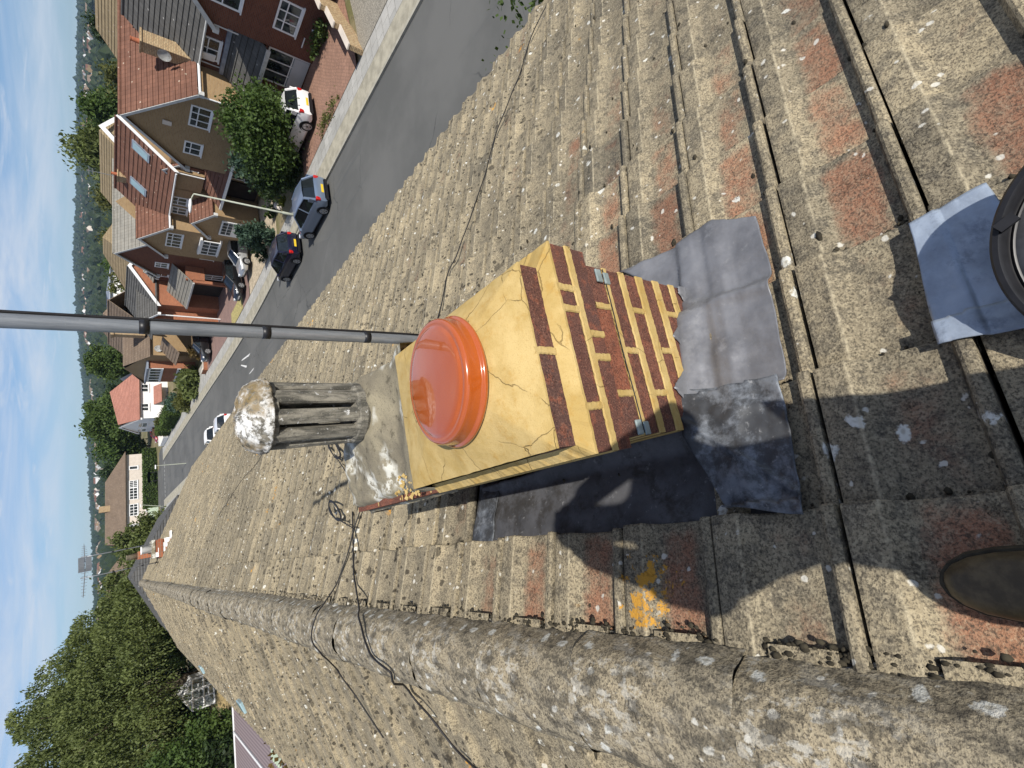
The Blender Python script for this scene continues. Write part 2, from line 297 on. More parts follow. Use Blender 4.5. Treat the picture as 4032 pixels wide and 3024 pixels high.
# ------------------------------------------------------------------ the house under the photographer
TH = rad(22.7); CT, ST = math.cos(TH), math.sin(TH); HN = 1.22; XR, ZR = -0.59, -1.075     # roof pitch, height of the lens above the slope, ridge
def zslope(X): return (-HN-ST*X)/CT if X > XR else ZR-(XR-X)*ST/CT
def rp(s, y, d=0.0): return (-HN*ST+s*CT+d*ST, y, -HN*CT-s*ST+d*CT)      # street slope: distance down the slope, along the ridge, height off it
S0 = XR*CT-ZR*ST                                                            # ridge in street-slope distance
def lp(s, y, d=0.0): return (XR-s*CT-d*ST, y, ZR-s*ST+d*CT)
PER = 0.3; Y0 = 0.087; GAUGE = 0.336
PROF = [(0.0, -0.006, 0), (0.003, 0.028, 0), (0.012, 0.0325, 0), (0.024, 0.032, 0), (0.031, 0.027, 0), (0.038, 0.002, .1), (0.052, -0.002, .6), (0.085, -0.004, 1), (0.115, -0.0045, 1), (0.150, -0.004, 1), (0.180, 0.000, .6), (0.203, 0.013, .1), (0.2175, 0.0235, 0), (0.2235, 0.0262, 0), (0.2295, 0.0266, 0), (0.245, 0.0258, 0.1), (0.285, 0.0235, .15), (0.2935, 0.021, .1), (0.296, -0.006, 0)]
def pheight(y, near=True):
    u = frac((y-Y0)/PER)*PER
    for (a, ha, _), (b, hb, _) in zip(PROF[:-1], PROF[1:]):
        if a <= u <= b: return lerp(ha, hb, (u-a)/(b-a))
    return -0.006
YN, YF = -1.8, 28.6                # the house runs along the ridge between these
def roof_slope(name, pt, starts, mirror=False):
    mb = MB(); r = random.Random(3+mirror)
    for ci, (sa, sb) in enumerate(starts):
        k = 0
        y = Y0+PER*math.floor((YN-Y0)/PER)
        while y < YF:
            jy = r.uniform(-.003, .003); jz = r.uniform(-.003, .003); jb = r.uniform(-.007, .007); tilt = r.uniform(-.012, .012)
            tint = min(1, max(0, r.gauss(0.55, 0.22))); wr = r.random()
            X = -HN*ST+sb*CT
            if not mirror and 6.4+.30*((ci*5) % 3) < y-.28*ci < 10.0+.3*((ci*7) % 4): tint *= .35
            if mirror and y > 9 and ci > 5 and (ci+int(y)) % 5 < 3: tint *= .6
            near = smooth(2.4, 0.9, y)*smooth(4.0, 1.0, sb)
            wear = 0.0; dk = r.uniform(.55, 1.0)
            if not mirror: wear = (0.78 if wr < 0.75 else 0.4)*near + (0.42 if wr < 0.14 else (0.25 if wr < 0.3 else 0.0))*(1-near)
            else: wear = 0.30 if wr < 0.10 else 0.0
            if not mirror and ci == 1 and .6 < y < 1.75: y += PER; continue          # the lead tray lies here instead
            rows = []
            for s, lift in ((sa-0.05, -0.006), (lerp(sa, sb, 0.15), 0.001), (lerp(sa, sb, 0.5), 0.013), (lerp(sa, sb, 0.85), 0.0235), (sb+jb-0.006, 0.028), (sb+jb, 0.025), (sb+jb+0.001, 0.0)):
                row = []
                for u, h, w in PROF:
                    yy = y+u+jy
                    if mirror: yy = y+PER-u+jy
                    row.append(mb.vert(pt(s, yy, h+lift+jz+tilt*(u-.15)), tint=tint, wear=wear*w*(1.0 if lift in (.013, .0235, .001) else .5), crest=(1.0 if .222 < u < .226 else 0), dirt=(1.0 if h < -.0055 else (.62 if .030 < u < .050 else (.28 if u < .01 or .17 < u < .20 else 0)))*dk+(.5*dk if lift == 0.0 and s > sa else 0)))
                rows.append(row)
            for a, b in zip(rows[:-1], rows[1:]):
                for j in range(len(PROF)-1):
                    q = (a[j], b[j], b[j+1], a[j+1]); mb.face(q if not mirror else q[::-1])
            y += PER
    return mb
house = empty('house', (0, 10, -9.0), 'house under the photographer, long low-pitched roof of lichened grey concrete tiles beside the road', 'house')
st = [(S0+0.03, 0.318)]
while st[-1][1] < 5.3: st.append((st[-1][1], st[-1][1]+GAUGE))
SE = st[-1][1]
mbR = roof_slope('roof', rp, st)
stl = [(0.09, 0.40)]
while stl[-1][1] < 3.4: stl.append((stl[-1][1], stl[-1][1]+GAUGE))
SEL = stl[-1][1]
# slips of tile bedded in the pans under the ridge
def slips(mb, pt, s0, mirror):
    y = Y0+PER*math.floor((YN-Y0)/PER)
    while y < YF:
        a, b = (y+0.055, y+0.195) if not mirror else (y+PER-0.195, y+PER-0.055)
        d = random.uniform(-.004, .004); i = []
        for s, h in ((s0-.06, .030), (s0+.012+d, .033), (s0+.014+d, .0)):
            i.append([mb.vert(pt(s, a, h), tint=.8, wear=0), mb.vert(pt(s, b, h), tint=.8, wear=0)])
        for q in range(2):
            f = (i[q][0], i[q+1][0], i[q+1][1], i[q][1]); mb.face(f if not mirror else f[::-1])
        y += PER
slips(mbR, rp, 0.03, False)
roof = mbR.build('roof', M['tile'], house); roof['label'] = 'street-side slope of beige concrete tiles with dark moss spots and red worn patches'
mbL = roof_slope('roof', lp, stl, True); slips(mbL, lp, 0.16, True)
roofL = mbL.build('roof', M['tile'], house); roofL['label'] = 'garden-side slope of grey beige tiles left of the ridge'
# walls, gable ends and eaves under the two slopes
mb = MB(); ex = rp(SE, 0)[0]-0.35; exl = lp(SEL, 0)[0]+0.3
for yy, flip in ((YN+.15, False), (YF-.2, True)):
    p = [(exl, yy, -9.2), (ex, yy, -9.2), (ex, yy, zslope(ex)-.05), (XR, yy, ZR-.05), (exl, yy, zslope(exl)-.05)]
    mb.poly(p if not flip else p[::-1])
mb.poly([(ex, YN+.15, -9.2), (ex, YF-.2, -9.2), (ex, YF-.2, zslope(ex)-.05), (ex, YN+.15, zslope(ex)-.05)])
mb.poly([(exl, YN+.15, -9.2), (exl, YN+.15, zslope(exl)-.05), (exl, YF-.2, zslope(exl)-.05), (exl, YF-.2, -9.2)])
M['own_wall'] = plain('brown_brick_wall_below', (0.22, 0.12, 0.07), 0.9, 0.2, 9)
mb.build('wall', M['own_wall'], house)
mb = MB()
for (x, z, d) in ((rp(SE, 0)[0]+.02, rp(SE, 0)[2]-.05, 1), (lp(SEL, 0)[0]-.02, lp(SEL, 0)[2]-.05, -1)):
    sec = [(x-.05*d, z), (x-.045*d, z-.08), (x+.0*d, z-.1), (x+.05*d, z-.07), (x+.06*d, z)]
    rows = [[mb.vert((a, yy, b)) for a, b in sec] for yy in (YN, YF)]; mb.grid(rows)
M['gutter'] = plain('grey_gutter', (0.07, 0.07, 0.07), 0.6, 0.2)
mb.build('gutter', M['gutter'], house)
# ridge tiles, one part each
def ridge_mesh(seed):
    r = random.Random(seed); mb = MB(); rows = []; L_ = 0.482
    for k in range(13):
        v = k/12*L_; row = []
        for a in range(25):
            t = math.pi*(a/24); lump = nz(math.cos(t)*2+seed, v*7, seed, 2.0)*.008+nz(math.cos(t)*3+seed, v*22, seed, 2.0)*.005
            rx = .140+lump; rz = .104+lump-(.003 if k in (0, 12) else 0)
            z = math.sin(t)**0.86*rz if 0 < a < 24 else -0.03
            row.append(mb.vert((-math.cos(t)*rx if 0 < a < 24 else -math.cos(t)*(rx+.012), v, z), tint=.45+.25*r.random(), wear=0))
        rows.append(row)
    mb.grid(rows); return mb
ridge_meshes = []
for k in range(6):
    o = ridge_mesh(k*3.7+1).build('ridge_tile', M['ridge'], house, True); ridge_meshes.append(o)
y = 0.63-0.478*5; k = 0
while y < YF-.45:
    o = ridge_meshes[k] if k < 6 else ridge_meshes[k % 6].copy()
    if k >= 6: COL.objects.link(o); o.parent = house
    sag = .022*math.sin(y*0.55)+.015*math.sin(y*1.3+1); o.location = Vector((XR-.012+sag*.4+random.uniform(-.006, .006), y, ZR+.006+random.uniform(-.004, .004)))-house.location
    o.rotation_euler = (random.uniform(-.008, .008), random.uniform(-.015, .015), random.uniform(-.006, .006)); y += 0.478; k += 1
# bedding mortar along both sides of the ridge
mb = MB()
for side in (1, -1):
    rows = []; y = YN
    while y < YF:
        w = .018*nz(y*3, side, 0)+.012*nz(y*11, side, 3); x0 = XR-.012+side*.142; x1 = XR-.012+side*(.160+w)
        rows.append([mb.vert((x0-side*.04, y, zslope(x0)+.062), tint=.1, wear=0), mb.vert((x0, y, zslope(x0)+.050), tint=.1, wear=0), mb.vert((x1, y, zslope(x1)+.016), tint=.05, wear=0)]); y += .05
    for a, b in zip(rows[:-1], rows[1:]):
        for j in range(2):
            q = (a[j], a[j+1], b[j+1], b[j]); mb.face(q if side == 1 else q[::-1])
mb.build('ridge_bedding', M['ridge'], house, True)
# moss lodged in the laps, under the course edges and along the ridge: nobody could count it
def moss():
    mb = MB(); r = random.Random(11)
    ico = [(0,0,1),(.89,0,.45),(.28,.85,.45),(-.72,.53,.45),(-.72,-.53,.45),(.28,-.85,.45),(.72,.53,-.3),(-.28,.85,-.3),(-.89,0,-.3),(-.28,-.85,-.3),(.72,-.53,-.3)]
    fc = [(0,1,2),(0,2,3),(0,3,4),(0,4,5),(0,5,1),(1,6,2),(2,7,3),(3,8,4),(4,9,5),(5,10,1),(2,6,7),(3,7,8),(4,8,9),(5,9,10),(1,10,6)]
    def blob(p, a, b, c):
        i = [mb.vert((p[0]+x*a*r.uniform(.7,1.3), p[1]+y*b*r.uniform(.7,1.3), p[2]+z*c*r.uniform(.7,1.3))) for x, y, z in ico]
        for f in fc: mb.face([i[q] for q in f])
    for _ in range(2600):                                   # against the ridge
        y = -0.3+abs(r.gauss(0, 3.2)); q = r.random()
        s = r.choice((0.025, 0.035, 0.0))+r.gauss(0, .010); z = r.uniform(.002, .0085)
        if q < .7: blob(rp(s, y, .022+r.uniform(0, .012)), z, z*1.4, z*.6)
        else: blob(lp(.155+r.gauss(0, .012), y, .03), z, z*1.3, z*.8)
    for _ in range(1500):                                   # in laps and course edges
        c = r.choice(st[:7]); y = -0.2+abs(r.gauss(0, 1.9)); z = r.uniform(.002, .008)
        if r.random() < .55:
            k = round((y-Y0)/PER); y = Y0+k*PER+r.choice((-.004, .044, .05))+r.gauss(0, .004); s = r.gauss(c[1]-.05, .06)
        else: s = c[1]+.006+abs(r.gauss(0, .008)); y = Y0+PER*math.floor((y-Y0)/PER)+r.uniform(.05, .2)
        if s < .33 and .1 < y < 1.8 and s > .30 : continue
        blob(rp(s, y, pheight(y)+.006), z*1.2, z, z*.7)
    for _ in range(700):                                    # cushions out on the tiles, dark
        s = r.uniform(.05, 5.2); y = -.2+abs(r.gauss(0, 4)); z = r.uniform(.004, .011); blob(rp(s, y, pheight(y)+.006), z*1.7, z, z*.5)
    for _ in range(350):
        s = r.uniform(.2, 3.3); y = .2+abs(r.gauss(0, 4)); z = r.uniform(.004, .011); blob(lp(s, y, .02), z*1.7, z, z*.5)
    o = mb.build('moss', M['moss'], roof, True); o['kind'] = 'stuff'
moss()
# ---------------------------------------------------------------- chimney
def strip(mb, p0, p1, wdir, nrm, w, proud, m, r, step=.012, rag=.003):
    p0, p1, wdir, nrm = map(Vector, (p0, p1, wdir, nrm)); n = max(2, int((p1-p0).length/step)); rows = []
    for i in range(n+1):
        c = p0.lerp(p1, i/n); a = w/2+r.uniform(-rag, rag); b = w/2+r.uniform(-rag, rag)
        rows.append([mb.vert(c-wdir*a), mb.vert(c-wdir*(a-.003)+nrm*proud), mb.vert(c+wdir*(b-.003)+nrm*(proud+r.uniform(-.0006, .0006))), mb.vert(c+wdir*b)])
    for a, b in zip(rows[:-1], rows[1:]):
        for j in range(3):
            q = (a[j], b[j], b[j+1], a[j+1]); f = mb.v
            u = Vector(f[q[1]])-Vector(f[q[0]]); v = Vector(f[q[3]])-Vector(f[q[0]])
            mb.face(q if u.cross(v).dot(nrm) > 0 else q[::-1], m)
YS, YE = 1.385, 2.10      # where the repointed half meets the neighbour's old half, far end of the stack
def chimney_stack():
    mb = MB(); r = random.Random(5)
    # (z top, z bottom, x0, x1, front y, joints in x, tints from x1 down to x0)
    cs = [(-.736, -.803, .080, .525, .728, [.306], [.25, .08]),
          (-.830, -.886, .055, .585, .699, [.466, .410, .163], [.35, .2, .25, .2]),
          (-.911, -.962, .055, .585, .699, [.348, .286], [.15, .4, .3]),
          (-.962, -1.064, .087, .568, .728, [.449, .199], [.4, .95, .2]),
          (-1.086, -1.140, .087, .568, .728, [.323], [.3, .45]),
          (-1.170, -1.226, .087, .568, .728, [.453, .199], [.5, .55, .25]),
          (-1.264, -1.318, .087, .568, .728, [.331], [.4, .6]),
          (-1.356, -1.412, .087, .568, .728, [.460, .21], [.45, .4, .5]),
          (-1.446, -1.500, .087, .568, .728, [.32], [.4, .5]),
          (-1.535, -1.590, .087, .568, .728, [.45, .2], [.4, .5, .4])]
    for k, (zt, zb, x0, x1, yf, js, tn) in enumerate(cs):
        e = sorted([x0, x1]+js)
        for i, (a, b) in enumerate(zip(e[:-1], e[1:])):
            mb.cur = {'tint': tn[len(e)-2-i]}
            d = r.uniform(0, .0015)
            mb.box((a+(0 if i == 0 else .006), yf+d, zb), (b-(0 if b == x1 else .006), yf+.1, zt))
        # the two long sides
        if k == 0: continue
        ln = .215; y = yf+(.105 if k % 2 else .215); prev = yf+.1
        while prev < YE-.02:
            nx = min(y, YE); old = prev > YS-.05
            mb.cur = {'tint': r.uniform(.2, .9) if not old else r.uniform(.5, 1)}
            mb.box((x0+.001, prev+.006, zb), (x0+.09, nx-.006, zt)); mb.box((x1-.09, prev+.006, zb), (x1-.001, nx-.006, zt)); prev = nx; y = nx+ln
    mb.cur = {'tint': 0}
    # mortar core just behind the brick faces
    mb.box((.091, .732, -2.05), (.564, YE-.004, -.9), 1); mb.box((.060, .704, -.957), (.580, YE-.004, -.832), 1); mb.box((.084, .733, -.84), (.521, YS, -.742), 1)
    # ragged flush pointing that laps over the brick edges
    F = (0, -1, 0)
    for za, zb, x0, x1, yf in ((-.886, -.911, .055, .585, .699), (-1.066, -1.086, .087, .568, .728), (-1.140, -1.170, .087, .568, .728), (-1.226, -1.264, .087, .568, .728), (-1.318, -1.356, .087, .568, .728), (-1.412, -1.446, .087, .568, .728), (-1.5, -1.535, .087, .568, .728)):
        strip(mb, (x0-.002, yf-.0002, (za+zb)/2), (x1+.002, yf-.0002, (za+zb)/2), (0, 0, 1), F, za-zb, .0035, 1, r, .008, .0016)
        strip(mb, (x0-.0002, yf, (za+zb)/2), (x0-.0002, YS, (za+zb)/2), (0, 0, 1), (-1, 0, 0), za-zb, .003, 1, r, .012, .0016)
        strip(mb, (x1+.0002, yf, (za+zb)/2), (x1+.0002, YS, (za+zb)/2), (0, 0, 1), (1, 0, 0), za-zb, .003, 1, r, .012, .0016)
    for k, (zt, zb, x0, x1, yf, js, tn) in enumerate(cs):
        for j in js:
            if k == 3 and j > .3: zt2, zb2 = -1.0, -1.064
            elif k == 3: zt2, zb2 = -.975, -1.075
            else: zt2, zb2 = zt+.002, zb-.002
            strip(mb, (j, yf-.0004, zb2), (j, yf-.0004, zt2), (1, 0, 0), F, .019, .003, 1, r, .006, .0014)
    # sloping fillet on top of the oversailing course
    rows = []; pts = [(.052, YS), (.052, .696), (.588, .696), (.588, YS)]; inn = [(.081, YS), (.081, .729), (.524, .729), (.524, YS)]
    for q in range(3):
        n = 60 if q != 1 else 45
        for i in range(n+(q == 2)):
            t = i/n; o = Vector(pts[q]).lerp(Vector(pts[q+1]), t); i_ = Vector(inn[q]).lerp(Vector(inn[q+1]), t); w = r.uniform(-.002, .002)
            rows.append([mb.vert((o.x, o.y, -.833+w*.5)), mb.vert((o.x, o.y, -.826+w)), mb.vert((lerp(o.x, i_.x, .35), lerp(o.y, i_.y, .35), -.818+w)), mb.vert((i_.x, i_.y, -.801+w*.5))])
    for a, b in zip(rows[:-1], rows[1:]):
        for j in range(3): mb.face((a[j], b[j], b[j+1], a[j+1]), 1)
    mb.cur = {}
    return mb
chim = chimney_stack().build('chimney', [M['brick'], M['mortar']], house)
chim['label'] = 'dark red brick stack freshly pointed in yellow mortar'
# new flaunching round the cap: hips run from the corners up to the ring
CCX, CCY = .316, 1.006
def flaunching():
    mb = MB(); rect = (.078, .725, .527, YS+.005); angs = sorted([i*math.pi/60-math.pi for i in range(120)]+[math.atan2(y-CCY, x-CCX) for x in (rect[0], rect[2]) for y in (rect[1], rect[3])]); rows = []; K = 12
    for k in range(K+1):
        row = []; t = k/K
        for a in angs:
            c, s = math.cos(a), math.sin(a)
            R = min((rect[2]-CCX)/c if c > 1e-6 else 9, (rect[0]-CCX)/c if c < -1e-6 else 9, (rect[3]-CCY)/s if s > 1e-6 else 9, (rect[1]-CCY)/s if s < -1e-6 else 9)
            R *= 1+.008*nz(c*3, s*3, 2, 3.0); r0 = .150; rr = lerp(r0, R, t); zz = lerp(-.682, -.737, t**0.95)
            zz += .0035*nz(CCX+rr*c, CCY+rr*s, 1, 16)*min(1, 4*t)*(1.2-t)
            row.append(mb.vert((CCX+rr*c, CCY+rr*s, zz)))
        rows.append(row)
    bot = [mb.vert((mb.v[i][0], mb.v[i][1], -.743)) for i in rows[-1]]; rows.append(bot)
    mb.grid([r_[::-1] for r_ in rows], 0, True); return mb
fl = flaunching().build('flaunching', M['mortar'], chim, True); fl['label'] = 'cracked yellow mortar sloping up to the orange cap'
modify(fl, 'EDGE_SPLIT', split_angle=rad(25))
cp = MB(); prof = [(.100, -.052), (.1715, -.052), (.1735, -.049), (.1735, -.044), (.1715, -.041), (.1665, -.039), (.1645, -.036), (.1635, -.010), (.1625, -.003), (.1595, .002), (.1545, .0045), (.149, .0045), (.1455, .0038), (.1425, .0046), (.138, .0075), (.132, .0088), (.118, .0097), (.105, .0105), (.09, .0113), (.07, .0121), (.045, .0127), (.02, .0130), (.004, .0130)]
cp.lathe([(r_, z+.0) for r_, z in prof], (CCX, CCY, -.639), 96); cp.v = [(x, y, z-(y-CCY)*.082) for x, y, z in cp.v]
cap = cp.build('chimney_cap', M['cap'], chim, True); cap['label'] = 'glossy orange round cap set in the yellow mortar'; modify(cap, 'EDGE_SPLIT', split_angle=rad(60))
# the neighbour's old half: lumpy grey mortar mound, loose bricks at its edge, slatted cowl
KX, KY = .428, 1.77
def old_half():
    mb = MB(); rows = []; nx, ny = 36, 44
    for j in range(ny+1):
        row = []; y = lerp(YS-.012, YE+.02, j/ny)
        for i in range(nx+1):
            x = lerp(.046, .60, i/nx); d = math.hypot(x-KX, y-KY); e = min(x-.046, .60-x, YE+.02-y)
            z = -.885+.092*smooth(0, .05, e)+.055*smooth(.30, .10, d)+.018*nz(x, y, 4, 9)+.010*nz(x, y, 9, 24)
            if x < .17: z -= .012*smooth(.17, .10, x)*(.6+.8*abs(nz(x, y, 1, 11)))
            z = max(z, -.91)
            if y < YS+.20: z = lerp(-.752+.010*nz(x, y, 7, 14), z, smooth(YS-.01, YS+.20, y))*1.0 if e > .02 else z
            row.append(mb.vert((x+.006*nz(y, x, 5, 15), y, z)))
        rows.append(row)
    mb.grid(rows)
    for a, b in zip(rows[-1][:-1], rows[-1][1:]): mb.face((a, b, mb.vert(Vector(mb.v[b])-Vector((0, 0, .1))), mb.vert(Vector(mb.v[a])-Vector((0, 0, .1)))))
    return mb
oh = old_half().build('flaunching', M['mortar_old'], chim, True); oh['label'] = 'lumpy old grey mortar mound under the slatted cowl'
mb = MB(); r = random.Random(8)
for _ in range(60):
    x, y, q = r.uniform(.058, .14), r.uniform(1.40, 1.60), r.uniform(.004, .010); z = -.792+r.uniform(0, .02); i = [mb.vert((x+q*a*r.uniform(.6, 1.3), y+q*b*r.uniform(.6, 1.3), z+q*c*r.uniform(.6, 1.2))) for a, b, c in ((1, 0, 0), (0, 1, 0), (-1, 0, 0), (0, -1, 0), (0, 0, 1), (0, 0, -1))]
    for f in ((0, 1, 4), (1, 2, 4), (2, 3, 4), (3, 0, 4), (1, 0, 5), (2, 1, 5), (3, 2, 5), (0, 3, 5)): mb.face([i[k] for k in f])
o = mb.build('mortar_crumbs', M['mortar'], chim); o['kind'] = 'stuff'
cw = MB()
cw.lathe([(.098, -.90), (.104, -.84), (.103, -.80), (.100, -.765), (.100, -.750)], (KX, KY, 0), 40)
cw.lathe([(.085, -.752), (.112, -.750), (.118, -.738), (.118, -.712), (.112, -.700), (.085, -.698)], (KX, KY, 0), 40)
for k in range(9):
    a = 6.28318*(k+.35)/9; c, s = math.cos(a), math.sin(a); rows = []
    for z in (-.704, -.60, -.50, -.415):
        row = []; R = .112+.004*(z+.7)/.3
        for u, q in ((-.0265, -.002), (-.025, .008), (-.011, .0155), (.011, .0155), (.025, .008), (.0265, -.002), (.018, -.024), (-.018, -.024)):
            rr = R-.012+q; row.append(cw.vert((KX+c*rr-s*u, KY+s*rr+c*u, z)))
        rows.append(row)
    cw.grid(rows, 0, True)
cw.lathe([(.06, -.43), (.116, -.43), (.118, -.412), (.06, -.410)], (KX, KY, 0), 40)
cowl = cw.build('chimney_cowl', M['cowl'], chim); cowl['label'] = 'weathered grey concrete cowl with upright slats'
dm = MB(); rows = []
for j in range(25):
    t = j/24; row = []
    for k in range(96):
        a = 6.28318*k/96; r_ = .131*math.cos(t*math.pi/2)**.62; z = -.412+.088*math.sin(t*math.pi/2)
        l = 1+.045*nz(math.cos(a)*2.5, math.sin(a)*2.5, t*3, 3.0)+.045*nz(math.cos(a)*2, math.sin(a)*2, t*2, 9.0)
        row.append(dm.vert((KX+r_*l*math.cos(a), KY+r_*l*math.sin(a), z+.012*nz(math.cos(a)*2.2, math.sin(a)*2.2, t*2.5, 5.0)*t)))
    rows.append(row)
base = [dm.vert((KX+.10*math.cos(6.28318*k/96), KY+.10*math.sin(6.28318*k/96), -.409)) for k in range(96)]
dm.grid([base]+rows, 0, True); dm.face(rows[-1])
dome = dm.build('cowl_dome', M['dome'], chim, True); dome['label'] = 'white crusted domed top of the cowl'
# retaining wire and its two clips round the stack
mb = MB(); path = []
for i in range(40):
    t = i/39; path.append((lerp(.565, .09, t), .7235, -1.0655-.0012*math.sin(9*t)))
mb.tube(path, .0016, 6); mb.build('retaining_wire', M['cable'], chim)
for x in (.540, .106):
    mb = MB(); mb.obox((x, .7225, -1.040 if x > .3 else -1.048), (.020, 0, 0), (0, .0035, 0), (0, 0, .012)); mb.obox((x-.004, .7225, -1.073 if x > .3 else -1.080), (.018, 0, 0), (0, .0035, 0), (0, 0, .011)); 
    o = mb.build('wire_clip', M['galv'], chim); md = modify(o, 'BEVEL', width=.003, segments=2)
# ---------------------------------------------------------------- lead dressed over the tiles
def interp2(v, tab):
    if v <= tab[0][0]: return tab[0][1]
    for (a, fa), (b, fb) in zip(tab[:-1], tab[1:]):
        if v <= b: return lerp(fa, fb, (v-a)/(b-a))
    return tab[-1][1]
def lead_patch(name, corners, mat, n=(46, 46), thick=.005, fol=.9, wr=.004, seed=0, label=None, up=None, flat=False, parent=None):
    """corners: four (s, y) points; the sheet follows the tile profile"""
    mb = MB(); rows = []
    for j in range(n[1]+1):
        row = []; v = j/n[1]
        for i in range(n[0]+1):
            u = i/n[0]; a = Vector(corners[0]).lerp(Vector(corners[1]), u); b = Vector(corners[3]).lerp(Vector(corners[2]), u); p = a.lerp(b, v)
            ed = min(u, 1-u, v, 1-v); p += Vector((nz(p.x, p.y, seed, 5), nz(p.x, p.y, seed+4, 5)))*.008*(1 if ed < .15 else .5)
            s, y = p; k = max(0, math.floor((s-.318)/GAUGE)+1); sa = .318+GAUGE*(k-1); lift = (0.028*max(frac((s-sa)/GAUGE), frac((s-.03-sa)/GAUGE), frac((s+.03-sa)/GAUGE)) if True else 0) if not flat else .006
            h = lerp(.024, max(pheight(y+q*.006) for q in range(-4, 5)), fol) if not flat else .0
            d = h+lift+thick+wr*nz(s, y, seed, 13)+wr*.5*nz(s, y, seed+2, 34)
            if up: d += up(s, y)
            row.append(mb.vert(rp(s, y, d)))
        rows.append(row)
    mb.grid(rows)
    o = mb.build(name, mat, parent or chim, True); modify(o, 'SOLIDIFY', thickness=.0028, offset=1)
    if label: o['label'] = label
    return o
def rs(x, y, d=.02):     # pixel to (s, y) on the street slope
    nrm = Vector((ST, 0, CT)); r_ = ray(x, y); p = r_*((-HN+d)/r_.dot(nrm)); return (p.x*CT-p.z*ST, p.y)
def lead_sheet(name, rows_px, mat, thick, wr, seed, label, nu=60, nv=70, fol=.5, up=None):
    R = [[Vector(rs(*q)) for q in row] for row in rows_px]; mb = MB(); out = []
    def along(row, u):
        t = u*(len(row)-1); i = min(int(t), len(row)-2); return row[i].lerp(row[i+1], t-i)
    for j in range(nv+1):
        w = j/nv*(len(R)-1); k = min(int(w), len(R)-2); f = w-k; row = []
        for i in range(nu+1):
            u = i/nu; p = along(R[k], u).lerp(along(R[k+1], u), f); s, y = p; s += .004*nz(s, y, seed, 9); y += .004*nz(s, y, seed+3, 9)
            kk = max(0, math.floor((s-.318)/GAUGE)+1); sa = .318+GAUGE*(kk-1); q = frac((s-sa)/GAUGE); lift = .028*q if q < .93 else .028; 
            if q < .10: lift = lerp(.028, .028*q, q/.10)
            h = lerp(.020, max(pheight(y+m_*.006) for m_ in range(-3, 4)), fol)
            d = h+lift+thick+wr*nz(s, y, seed, 9)+wr*.45*nz(s, y, seed+2, 26)
            if up: d += up(s, y)
            row.append(mb.vert(rp(s, y, d)))
        out.append(row)
    mb.grid(out); o = mb.build(name, mat, chim, True); modify(o, 'SOLIDIFY', thickness=.0028, offset=1); o['label'] = label; return o
lead_sheet('lead_apron', [[(2452, 1078), (2690, 984), (2816, 893), (2989, 866)], [(2540, 1112), (2770, 1030), (2880, 968), (3012, 950)], [(2650, 1155), (2810, 1105), (2920, 1080), (3032, 1040)], [(2690, 1345), (2840, 1320), (2950, 1300), (3070, 1270)], [(2725, 1592), (2860, 1558), (2980, 1530), (3100, 1500)]], M['lead_new'], .010, .006, 2, 'smooth new grey lead dressed below the stack and round its street corner',
           up=lambda s, y: .030*smooth(.65, .73, y)*smooth(1.02, .95, s)-.004*smooth(.022, .0, abs(y-.645))+.012*math.exp(-((s-.99-(y-.55)*.25)/.022)**2))
# upstand of the apron against the brick, its top edge cut ragged
mb = MB(); r = random.Random(3); rows = []; UPX = [(.175, -1.31), (.213, -1.268), (.317, -1.43), (.383, -1.345), (.491, -1.500), (.548, -1.462), (.572, -1.470)]
for i in range(80):
    x = lerp(.176, .572, i/79); zt = interp2(x, UPX)+r.uniform(-.003, .003); zb = min(zt-.004, zslope(x)+.030)
    rows.append([mb.vert((x, .706, zb)), mb.vert((x, .7195, lerp(zb, zt, .3))), mb.vert((x, .7220, lerp(zb, zt, .75))), mb.vert((x, .7235, zt))])
mb.grid(rows); o = mb.build('lead_upstand', M['lead_new'], chim, True); modify(o, 'SOLIDIFY', thickness=.002, offset=0)
lead_patch('lead_corner', [rs(2660, 1575), rs(3085, 1490), rs(3190, 2035), rs(2870, 2010)], M['lead_old'], thick=.014, fol=.5, wr=.010, seed=8, label='old white and black stained lead at the corner of the stack',
           up=lambda s, y: .022*smooth(.66, .74, y)+.012*smooth(.02, 0, abs((s-.50)-(y-.62)*.9)))
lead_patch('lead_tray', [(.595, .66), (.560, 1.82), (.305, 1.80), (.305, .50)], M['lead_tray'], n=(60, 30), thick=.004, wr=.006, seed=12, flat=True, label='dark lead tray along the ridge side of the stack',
           up=lambda s, y: .05*smooth(.52, .60, s))
lead_patch('lead_tray', [(.60, 1.70), (.60, 1.86), (.315, 1.86), (.312, 1.70)], M['lead_old'], n=(14, 24), thick=.012, wr=.008, seed=15, flat=True, label='crumpled silver end of the lead tray')
# ---------------------------------------------------------------- flue terminal on its lead slate, by the photographer's foot
lead_patch('lead_slate', [rs(3900, 760), rs(3598, 925), rs(3715, 1385), rs(4250, 1290)], M['lead_flue'], thick=.006, fol=.8, wr=.004, seed=21, parent=house, label='pale blue-grey lead slate beside the black bucket')
bc = (.205, -.205); BR = .230; zt = -1.24; zb = zslope(bc[0])+.05
tub = empty('tub', (bc[0], bc[1], zslope(bc[0])), 'wide low black round tub of dusty grey mix standing on pale blue lead', 'tub')
mb = MB(); mb.lathe([(BR*.70, zb-.07), (BR*.78, zb-.06), (BR*.86, zt-.055), (BR*.90, zt-.05), (BR*.965, zt-.026), (BR*.995, zt-.012), (BR, zt-.005), (BR*.985, zt), (BR*.95, zt+.001), (BR*.925, zt-.004), (BR*.905, zt-.018), (BR*.885, zt-.021), (BR*.87, zt-.016), (BR*.85, zt-.018)], (bc[0], bc[1], 0), 96)
fo = mb.build('shell', M['black'], tub, True); modify(fo, 'EDGE_SPLIT', split_angle=rad(45))
